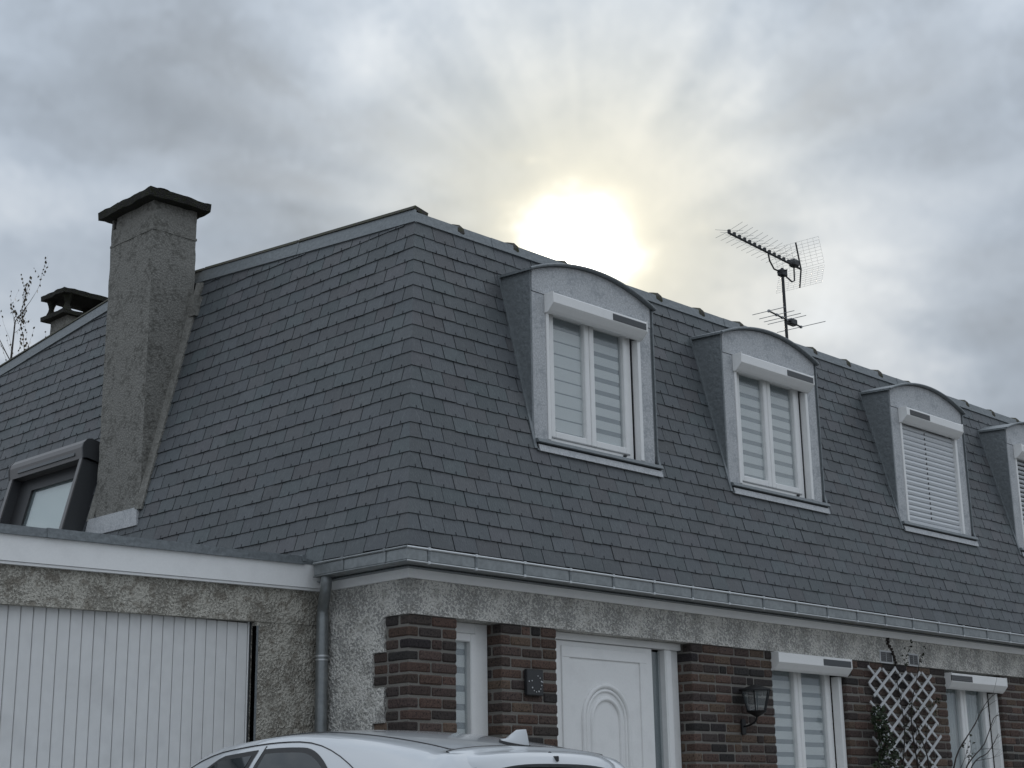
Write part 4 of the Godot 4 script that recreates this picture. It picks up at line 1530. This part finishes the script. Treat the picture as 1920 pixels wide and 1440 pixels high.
func plants() -> void:
	# dark evergreen climber at the trellis foot
	var t := node("climbing_shrub")
	tag(t, "dark leafy climber growing against the bricks at the trellis edge", "shrub")
	var s := st_new()
	for i in 4:
		var tips := []
		twig(s, V(5.80 + i * 0.07, -GL + 0.01, -0.12), Vector3(rng.randf_range(-0.1, 0.1), 1, 0), 0.62, 0.014, 2, tips, 0.25, 0.4)
	put("stems", s, M.vine_bark, t)
	s = st_new()
	for i in 1600:
		var a := rng.randf_range(-PI, PI)
		var y := -GL + 0.15 + 1.78 * pow(rng.randf(), 0.8)
		var top := 1.0 - pow((y + GL) / 1.95, 3.0)
		var w := (0.27 + 0.10 * sin(y * 7.0)) * sqrt(maxf(top, 0.02))
		var p := V(5.86 + 0.07 * sin(y * 9.0) + cos(a) * w * sqrt(rng.randf()) * 1.15, y, -0.08 + sin(a) * w * 0.5 * sqrt(rng.randf()))
		if p.z < -0.18:
			p.z = -0.15 + rng.randf() * 0.05
		var g := rng.randf_range(0.5, 1.2)
		leaf_quad(s, p, Vector3(rng.randf_range(-1, 1), rng.randf_range(-0.8, 0.6), rng.randf_range(-0.3, 1)), rng.randf_range(0.025, 0.05), Color(0.030 * g, 0.045 * g, 0.020 * g))
	for i in 600:
		var p := V(rng.randf_range(5.9, 6.95), -GL + 0.3 + 1.55 * pow(rng.randf(), 0.9), rng.randf_range(-0.19, -0.12))
		if sin(p.x * 9.0) + sin(p.y * 11.0 + p.x * 4.0) < 0.1:
			continue
		var g := rng.randf_range(0.5, 1.2)
		leaf_quad(s, p, Vector3(rng.randf_range(-1, 1), rng.randf_range(-0.8, 0.6), rng.randf_range(-0.1, 0.6)), rng.randf_range(0.022, 0.042), Color(0.030 * g, 0.040 * g, 0.020 * g))
	put("foliage", s, M.leaf, t)
	# bare climbing rose over the trellis and across the window
	t = node("climbing_rose")
	tag(t, "nearly bare thorny climber with thin dark canes spreading from the trellis over the window", "plant")
	s = st_new()
	var tips := []
	var canes := [[[6.95, -2.7, -0.10], [7.0, -1.6, -0.06], [7.08, -1.25, -0.04], [7.45, -0.95, -0.02], [7.75, -0.72, -0.03], [8.0, -0.62, -0.05]],
		[[6.9, -2.7, -0.10], [7.06, -1.5, 0.0], [7.5, -1.12, 0.05], [7.75, -0.88, 0.03], [7.95, -0.83, 0.0]],
		[[6.6, -2.7, -0.12], [6.55, -1.6, -0.13], [6.48, -0.9, -0.14], [6.62, -0.55, -0.13], [6.75, -0.30, -0.14]],
		[[6.4, -2.7, -0.12], [6.2, -1.7, -0.13], [6.35, -1.0, -0.14], [6.28, -0.55, -0.14], [6.42, -0.42, -0.15]],
		[[6.3, -2.7, -0.12], [6.7, -1.4, -0.12], [6.55, -0.95, -0.14], [6.85, -0.75, -0.13]],
		[[6.98, -2.7, -0.10], [7.2, -1.45, 0.0], [7.6, -1.2, 0.03], [7.85, -1.02, 0.02]]]
	for c in canes:
		var pts := []
		var cv := Curve3D.new()
		for i in c.size():
			var p := V(c[i][0], c[i][1], c[i][2])
			var a: Array = c[maxi(i - 1, 0)]
			var b: Array = c[mini(i + 1, c.size() - 1)]
			var tg := Vector3(b[0] - a[0], b[1] - a[1], b[2] - a[2]) / 6.0
			cv.add_point(p, -tg, tg)
		var ln := cv.get_baked_length()
		var rad := []
		for i in 26:
			pts.append(cv.sample_baked(ln * i / 25.0))
			rad.append(lerpf(0.013, 0.0028, i / 25.0))
		tube(s, pts, rad, 6)
		for i in range(9, 25, 3):
			twig(s, pts[i], ((pts[i] - pts[i - 1]).normalized() + Vector3(rng.randf_range(-0.7, 0.9), rng.randf_range(-0.6, 0.6), rng.randf_range(0.0, 0.5))).normalized(), rng.randf_range(0.12, 0.26), rad[i] * 0.55, 1 if i % 2 == 0 else 0, tips, 0.6)
	put("canes", s, M.vine_bark, t)
	s = st_new()
	for q in tips:
		if rng.randf() < 0.55 and q[0].x < GL + 4.6:
			for i in 2:
				var g := rng.randf_range(0.6, 1.3)
				leaf_quad(s, q[0], Vector3(rng.randf_range(-1, 1), rng.randf_range(-1, 0.4), rng.randf_range(0, 1)), rng.randf_range(0.02, 0.038), Color(0.035 * g, 0.04 * g, 0.02 * g))
	put("leaves", s, M.leaf, t)
	# thin shoot with berries up the roughcast
	t = node("ivy_shoot")
	tag(t, "thin dark shoot with round buds climbing the roughcast between the two air grilles", "plant")
	s = st_new()
	var line := [V(6.33, -0.47, -0.186), V(6.36, -0.40, -0.186), V(6.33, -0.33, -0.186), V(6.30, -0.27, -0.187), V(6.25, -0.21, -0.188), V(6.24, -0.17, -0.188)]
	tube(s, line, 0.004, 5)
	put("stem", s, M.vine_bark, t)
	for i in 14:
		var f := i / 13.0 * 5.0
		var p: Vector3 = line[int(minf(f, 4.0))].lerp(line[int(minf(f, 4.0)) + 1], f - minf(floorf(f), 4.0))
		s = st_new()
		var sp := SphereMesh.new()
		sp.radius = rng.randf_range(0.009, 0.018)
		sp.height = sp.radius * 2.0
		sp.radial_segments = 7
		sp.rings = 4
		s.append_from(sp, 0, Transform3D(Basis(), p + Vector3(rng.randf_range(-0.015, 0.015), 0, 0.004)))
		put("bud", s, M.vine_bark, t)

func bare_tree(called: String, base: Vector3, h: float, label: String, sd: int, hang: float) -> void:
	rng.seed = sd
	var t := node(called)
	tag(t, label, "tree", "bare trees behind the house")
	var s := st_new()
	var pts := []
	var rad := []
	for i in 9:
		var f := i / 8.0
		pts.append(base + Vector3(0.12 * sin(f * 4.0 + sd), h * f, 0.1 * cos(f * 3.0)))
		rad.append(lerpf(0.13, 0.012, f))
	tube(s, pts, rad, 8)
	put("trunk", s, M.bark, t)
	s = st_new()
	var tips := []
	for i in 16:
		var f := 0.40 + 0.60 * i / 15.0
		var k := mini(int(f * 8.0), 7)
		var p: Vector3 = pts[k].lerp(pts[k + 1], f * 8.0 - k)
		var a := i * 2.4 + sd
		twig(s, p, Vector3(cos(a) * 0.8, 0.75, sin(a) * 0.8).normalized(), h * 0.17 * (1.35 - f), lerpf(0.040, 0.008, f), 2, tips, 0.5, 0.25)
	put("crown", s, M.bark, t)
	s = st_new()
	for q in tips:
		if rng.randf() < hang and q[2] <= 1:
			for i in 1:
				var g := rng.randf_range(0.7, 1.4)
				leaf_quad(s, q[0], Vector3(rng.randf_range(-0.6, 0.6), -1.0, rng.randf_range(-0.6, 0.6)), rng.randf_range(0.035, 0.085), Color(0.07 * g, 0.055 * g, 0.035 * g))
	put("withered_leaves", s, M.leaf, t)

# ------------------------------------------------------------------ car
const CZ := [-0.90, -0.84, -0.60, -0.20, 0.16, 0.42, 0.66, 0.86, 1.15, 1.50, 1.85, 2.15, 2.40, 2.56, 2.68, 2.80, 2.92, 2.95]
const CT := [0.42, 0.60, 0.76, 0.86, 0.98, 1.17, 1.335, 1.41, 1.448, 1.458, 1.435, 1.394, 1.345, 1.300, 1.14, 0.96, 0.80, 0.48]     # middle of the top
const CE := [0.40, 0.58, 0.73, 0.83, 0.955, 1.15, 1.305, 1.372, 1.408, 1.418, 1.390, 1.350, 1.305, 1.265, 1.10, 0.93, 0.78, 0.46]   # its edge
const CR := [0.50, 0.62, 0.68, 0.70, 0.66, 0.632, 0.610, 0.598, 0.588, 0.586, 0.582, 0.574, 0.566, 0.560, 0.60, 0.63, 0.65, 0.60]   # half width there
const CB := [0.60, 0.74, 0.815, 0.835, 0.845, 0.85, 0.855, 0.855, 0.855, 0.855, 0.855, 0.85, 0.845, 0.835, 0.82, 0.80, 0.76, 0.68]  # half width at the belt
const CH := [0.38, 0.55, 0.68, 0.78, 0.87, 0.90, 0.91, 0.92, 0.93, 0.94, 0.95, 0.96, 0.965, 0.965, 0.94, 0.86, 0.74, 0.44]          # belt height

func car_at(z: float, arr: Array) -> float:
	for i in CZ.size() - 1:
		if z <= CZ[i + 1]:
			var t: float = clampf((z - CZ[i]) / (CZ[i + 1] - CZ[i]), 0.0, 1.0)
			# smooth through the stations
			var a: float = arr[maxi(i - 1, 0)]
			var d: float = arr[mini(i + 2, CZ.size() - 1)]
			return cubic_interpolate_in_time(arr[i], arr[i + 1], a, d, t, CZ[i + 1] - CZ[i], CZ[maxi(i - 1, 0)] - CZ[i] if i > 0 else -0.1, CZ[mini(i + 2, CZ.size() - 1)] - CZ[i] if i + 2 < CZ.size() else CZ[i + 1] - CZ[i] + 0.1)
	return arr[-1]

func car_pt(z: float, q: float) -> Vector3:
	# q: 0 middle of the roof, 1 its edge, 2 belt, 3 flank, 4 sill; one half of the car
	var t := car_at(z, CT)
	var e := car_at(z, CE)
	var r := car_at(z, CR)
	var b := car_at(z, CB)
	var h := car_at(z, CH)
	if q <= 1.0:
		var f := q
		return Vector3(r * (f * 0.97 + 0.03 * f * f), t - (t - e) * pow(f, 2.6), z)
	if q <= 2.0:
		var f := q - 1.0
		var bow := 0.028 * sin(f * PI)
		return Vector3(lerpf(r, b, pow(f, 0.85)) + bow, lerpf(e, h, f) - 0.010 * sin(f * PI), z)
	if q <= 3.0:
		var f := q - 2.0
		return Vector3(b + 0.022 * sin(f * PI * 0.8), lerpf(h, minf(h, 0.50), f), z)
	var f := q - 3.0
	return Vector3(b + 0.013 - 0.05 * f, lerpf(minf(car_at(z, CH), 0.50), 0.22, f), z)

func car() -> void:
	var c := node("parked_car")
	tag(c, "white hatchback parked nose-in before the garage with a shark fin aerial on its roof", "car")
	c.position = Vector3(-1.46, 0.0, 0.0)
	var zs := []
	var z := -0.90
	while z < 2.951:
		zs.append(z)
		z += 0.035
	var qs := []
	for i in 41:
		qs.append(i * 0.1)
	var s := st_new()
	for sg in [-1.0, 1.0]:
		var rr := []
		for zz in zs:
			var line := []
			for q in qs:
				var p := car_pt(zz, q)
				line.append(Vector3(p.x * sg, p.y, p.z))
			rr.append(line)
		rows(s, rr, false, Vector3(sg, 0.3, 0))
	put("body", s, M.car_paint, c)
	s = st_new()
	bx(s, Vector3(-0.78, 0.20, -0.80), Vector3(0.78, 0.30, 2.86))
	for zz in [-0.90, 2.95]:
		var rim := []
		for q in qs:
			rim.append(car_pt(zz, q))
		for q in range(qs.size() - 1, -1, -1):
			var p := car_pt(zz, qs[q])
			rim.append(Vector3(-p.x, p.y, p.z))
		face(s, rim, Vector3(0, 0.5, 1.0))
	put("underbody", s, M.black_plastic, c)
	# glass laid a few millimetres proud of the body's own surface
	var patch := func(called: String, m: Material, edge: Callable, za: float, zb: float, qa: float, qb: float, lift: float, side: float, n := 24) -> void:
		var sp := st_new()
		var rr := []
		for i in n + 1:
			var line := []
			var zz := lerpf(za, zb, float(i) / n)
			var lim: Vector2 = edge.call(zz)
			for j in 9:
				var q := lerpf(maxf(qa, lim.x), minf(qb, lim.y), j / 8.0)
				var p := car_pt(zz, q)
				var p1 := car_pt(zz, q + 0.02)
				var p2 := car_pt(zz + 0.02, q)
				var nn := (p1 - p).cross(p2 - p).normalized()
				if nn.dot(Vector3(p.x, 0.35, 0.0 if called != "rear_window" else 1.0)) < 0.0:
					nn = -nn
				var o := p + nn * lift
				line.append(Vector3(o.x * side, o.y, o.z))
			rr.append(line)
		rows(sp, rr, false, Vector3(side, 0.4, 0), false)
		put(called, sp, m, c)
	for side in [-1.0, 1.0]:
		var front := func(zz: float) -> Vector2: return Vector2(1.16 + 0.70 * pow(clampf((0.98 - zz) / 0.62, 0.0, 1.0), 1.1), 2.0)
		var rear := func(zz: float) -> Vector2: return Vector2(1.16 + 0.62 * pow(clampf((zz - 1.62) / 0.50, 0.0, 1.0), 1.8), 2.0 - 0.15 * clampf((zz - 1.7) / 0.4, 0.0, 1.0))
		patch.call("window_seal", M.rubber, func(zz): return front.call(zz) - Vector2(0.05, 0), 0.34, 1.265, 0.0, 1.99, 0.0025, side)
		patch.call("side_window", M.car_glass, front, 0.38, 1.235, 0.0, 1.93, 0.0045, side)
		patch.call("window_seal", M.rubber, func(zz): return rear.call(zz) - Vector2(0.05, 0), 1.315, 2.10, 0.0, 1.99, 0.0025, side)
		patch.call("side_window", M.car_glass, rear, 1.345, 2.06, 0.0, 1.93, 0.0045, side)
		patch.call("quarter_trim", M.black_plastic, func(zz): return Vector2(1.40 + 0.6 * clampf((zz - 2.02) / 0.25, 0.0, 1.0), 2.0), 2.10, 2.26, 0.0, 1.97, 0.004, side, 8)
		# shut lines
		for q in [[1.285, 1.08, 3.6], [2.13, 1.9, 3.2], [0.30, 1.9, 3.6]]:
			var sp := st_new()
			var pts := []
			for i in 16:
				var f := i / 15.0
				var p := car_pt(q[0] + 0.05 * (0.5 - f) * (1.0 if q[0] < 2.0 else -2.0), lerpf(q[1], q[2], f))
				pts.append(Vector3((p.x + 0.0005) * side, p.y, p.z))
			tube(sp, pts, 0.0035, 5)
			put("shut_line", sp, M.rubber, c)
		var sp := st_new()
		var pts := []
		for i in 20:
			var zz := lerpf(0.85, 2.49, i / 19.0)
			var p := car_pt(zz, 0.80 - 0.02 * i / 19.0)
			pts.append(Vector3(p.x * side, p.y + 0.0005, p.z))
		tube(sp, pts, 0.004, 5)
		put("roof_seam", sp, M.rubber, c)
		# door top line
		sp = st_new()
		pts = []
		for i in 20:
			var zz := lerpf(0.42, 2.08, i / 19.0)
			var p := car_pt(zz, 1.055 + 0.25 * pow(maxf((i - 13) / 6.0, 0.0), 2.0) + 0.12 * pow(maxf((4 - i) / 4.0, 0.0), 2.0))
			pts.append(Vector3((p.x + 0.0005) * side, p.y, p.z))
		tube(sp, pts, 0.003, 5)
		put("shut_line", sp, M.rubber, c)
		# lamps, mirror, handles
		sp = st_new()
		var lm := []
		for i in 6:
			var line := []
			for j in 6:
				var p := car_pt(lerpf(2.76, 2.90, i / 5.0), lerpf(2.0, 2.9, j / 5.0))
				line.append(Vector3((p.x + 0.006) * side, p.y, p.z))
			lm.append(line)
		rows(sp, lm, false, Vector3(side, 0, 0.5), false)
		put("tail_lamp", sp, M.lamp_red, c)
		sp = st_new()
		lm = []
		for i in 6:
			var line := []
			for j in 6:
				var p := car_pt(lerpf(-0.82, -0.50, i / 5.0), lerpf(1.4, 2.3, j / 5.0))
				line.append(Vector3(p.x * side, p.y + 0.005, p.z - 0.004))
			lm.append(line)
		rows(sp, lm, false, Vector3(side, 0.5, -0.5), false)
		put("headlight", sp, M.lamp_clear, c)
		sp = st_new()
		cbx(sp, Vector3(0.86 * side, 0.90, 0.36), Vector3(1.00 * side, 1.02, 0.46), 0.03)
		put("wing_mirror", sp, M.car_paint, c)
		for zz in [1.12, 2.00]:
			sp = st_new()
			cbx(sp, Vector3(0.862 * side, 0.82, zz - 0.09), Vector3(0.89 * side, 0.85, zz + 0.09), 0.008)
			put("door_handle", sp, M.car_paint, c)
		for zz in [-0.18, 2.28]:
			var wh := node("wheel", c)
			wh.position = Vector3(0.765 * side, 0.30, zz)
			sp = st_new()
			var rr := []
			for q in [[-0.09, 0.20], [-0.09, 0.27], [-0.07, 0.30], [0.07, 0.30], [0.09, 0.27], [0.09, 0.20]]:
				var ring := []
				for i in 28:
					ring.append(Vector3(q[0], sin(TAU * i / 28.0) * q[1], cos(TAU * i / 28.0) * q[1]))
				rr.append(ring)
			rows(sp, rr, true, Vector3.UP)
			put("tyre", sp, M.rubber, wh)
			sp = st_new()
			tube(sp, [Vector3(0.05 * side, 0, 0), Vector3(0.082 * side, 0, 0)], 0.06, 16)
			for i in 5:
				var f := TAU * i / 5.0
				tube(sp, [Vector3(0.07 * side, 0, 0), Vector3(0.075 * side, sin(f) * 0.195, cos(f) * 0.195)], 0.022, 6)
			rr = []
			for q in [[-0.08, 0.195], [0.07, 0.195], [0.085, 0.202], [0.085, 0.190]]:
				var ring := []
				for i in 28:
					ring.append(Vector3(q[0] * side, sin(TAU * i / 28.0) * q[1], cos(TAU * i / 28.0) * q[1]))
				rr.append(ring)
			rows(sp, rr, true, Vector3.UP)
			put("rim", sp, M.alloy, wh)
	# tailgate spoiler
	s = st_new()
	var up := []
	for i in 12:
		var zz := lerpf(2.44, 2.66, i / 11.0)
		var line := []
		for j in 33:
			var f := -1.0 + j / 16.0
			var p := car_pt(minf(zz, 2.54), absf(f) * 0.93)
			var drop := maxf(zz - 2.54, 0.0) * (0.16 + 0.35 * pow(absf(f), 4.0)) + 0.045 * pow(maxf(zz - 2.60, 0.0) / 0.06, 2.0)
			var inz := -0.07 * pow(absf(f), 6.0) * (i / 11.0)
			line.append(Vector3(p.x * signf(f), p.y - drop + 0.006, zz + inz))
		up.append(line)
	rows(s, up, false, Vector3.UP, false)
	var dn := []
	dn.append(up[11])
	var low := []
	for p in up[11]:
		low.append(p + Vector3(0, -0.018, -0.06))
	dn.append(low)
	rows(s, dn, false, Vector3(0, -1, 0.2), false)
	put("spoiler", s, M.car_paint, c)
	s = st_new()
	var gap := []
	for j in 33:
		var f := -1.0 + j / 16.0
		var p := car_pt(2.445 + 0.03 * pow(absf(f), 3.0), absf(f) * 0.93)
		gap.append(Vector3(p.x * signf(f), p.y + 0.004, p.z - 0.004))
	tube(s, gap, 0.0045, 5)
	put("tailgate_gap", s, M.rubber, c)
	patch.call("rear_window", M.car_glass, func(zz): return Vector2(0.0, 0.86), 2.60, 2.80, 0.0, 0.86, 0.006, 1.0, 10)
	patch.call("rear_window", M.car_glass, func(zz): return Vector2(0.0, 0.86), 2.60, 2.80, 0.0, 0.86, 0.006, -1.0, 10)
	s = st_new()
	tube(s, [Vector3(0, 1.296, 2.60), Vector3(0, 1.301, 2.612)], 0.014, 10)
	cbx(s, Vector3(-0.007, 1.268, 2.615), Vector3(0.007, 1.292, 2.66), 0.003)
	put("washer_jet", s, M.black_plastic, c)
	# shark fin aerial
	var fin := node("roof_aerial", c)
	s = st_new()
	var base_y := car_at(2.38, CT) + 0.006
	var fr := []
	for q in [[0.0, 0.038, 0.0], [0.012, 0.034, 0.0], [0.03, 0.022, 0.022], [0.048, 0.013, 0.045], [0.060, 0.007, 0.062], [0.066, 0.002, 0.072]]:
		var ring := []
		for i in 16:
			var f := TAU * i / 16.0
			var zc: float = 2.385 + q[2] * 0.6
			var half: float = 0.088 - q[2] * 0.78
			ring.append(Vector3(sin(f) * q[1], base_y - 0.002 + q[0] - (cos(f) * half * 0.20 if q[0] < 0.02 else 0.0), zc + cos(f) * half))
		fr.append(ring)
	rows(s, fr, true, Vector3.UP)
	put("fin", s, M.car_paint, fin)
	s = st_new()
	var gr := []
	for q in [[-0.006, 0.046], [0.008, 0.043]]:
		var ring := []
		for i in 16:
			var f := TAU * i / 16.0
			ring.append(Vector3(sin(f) * q[1], base_y + q[0] - cos(f) * 0.018, 2.385 + cos(f) * (q[1] + 0.050)))
		gr.append(ring)
	rows(s, gr, true, Vector3.UP)
	put("gasket", s, M.rubber, fin)
	s = st_new()
	cbx(s, Vector3(-0.26, 0.56, 2.935), Vector3(0.26, 0.67, 2.958), 0.004)
	put("number_plate", s, M.white_pvc, c)

# ------------------------------------------------------------------
func _ready() -> void:
	# camera
	var cam := Camera3D.new()
	cam.name = "camera"
	cam.fov = 27.758
	cam.near = 0.05
	cam.far = 3000.0
	add_child(cam)
	cam.transform = Transform3D(Basis(Vector3(0.6987, -0.0157, 0.7152), Vector3(-0.1801, 0.9637, 0.1971), Vector3(-0.6924, -0.2665, 0.6705)).orthonormalized(), V(-6.8081, -1.7088, 7.5846))
	cam.current = true
	# sky and exposure
	var env := Environment.new()
	env.background_mode = Environment.BG_SKY
	var sm := PanoramaSkyMaterial.new()
	sm.panorama = sky_panorama()
	var sky := Sky.new()
	sky.sky_material = sm
	env.sky = sky
	env.tonemap_mode = Environment.TONE_MAPPER_LINEAR
	env.tonemap_exposure = 1.35
	env.sdfgi_enabled = true
	env.ssao_enabled = true
	env.ssil_enabled = true
	var we := WorldEnvironment.new()
	we.name = "surroundings"
	we.environment = env
	add_child(we)
	# the sun, veiled by cloud, low behind the roof
	var sun := DirectionalLight3D.new()
	sun.name = "sun"
	sun.light_energy = 0.3
	sun.light_angular_distance = 10.0
	sun.light_color = Color(1.0, 0.93, 0.82)
	sun.shadow_enabled = true
	add_child(sun)
	var az := deg_to_rad(48.8)
	var el := deg_to_rad(20.5)
	sun.look_at_from_position(Vector3(0, 30, 0), Vector3(0, 30, 0) - Vector3(sin(az) * cos(el), sin(el), -cos(az) * cos(el)))
	rng.seed = 20240
	materials()
	# ground
	var s := st_new()
	face(s, [Vector3(-900, 0, -900), Vector3(900, 0, -900), Vector3(900, 0, 900), Vector3(-900, 0, 900)], Vector3(0, -5, 0))
	tag(put("ground", s, M.asphalt), "", "", "", "structure")
	s = st_new()
	face(s, [Vector3(-4.2, 0.004, -1.1), Vector3(12, 0.004, -1.1), Vector3(12, 0.004, 5.2), Vector3(-4.2, 0.004, 5.2)], Vector3(0, -5, 0))
	tag(put("driveway", s, M.paving), "", "", "", "structure")
	# house
	var house := node("house")
	tag(house, "two-storey house with a steep dark slate mansard roof, round-topped zinc dormers and brick piers", "house")
	walls(house)
	mansard(house)
	gutter(house)
	for q in DORMERS:
		dormer(house, q[0], q[1])
	openings(house)
	chimneys(house)
	skylight(house)
	garage()
	car()
	antenna()
	lantern()
	plaque()
	trellis()
	plants()
	bare_tree("bare_tree", Vector3(6.42, 0, -18.0), 10.0, "slender bare tree with hanging withered leaves behind the low rear roof edge", 3, 0.8)
	bare_tree("bare_tree_001", Vector3(5.75, 0, -18.6), 9.6, "twiggy bare tree half hidden by the roof edge, beside the slender one", 8, 0.5)
	bare_tree("bare_tree_002", Vector3(8.2, 0, -17.0), 8.6, "bare tree whose top twigs show beside the rear chimney's foot", 12, 0.15)
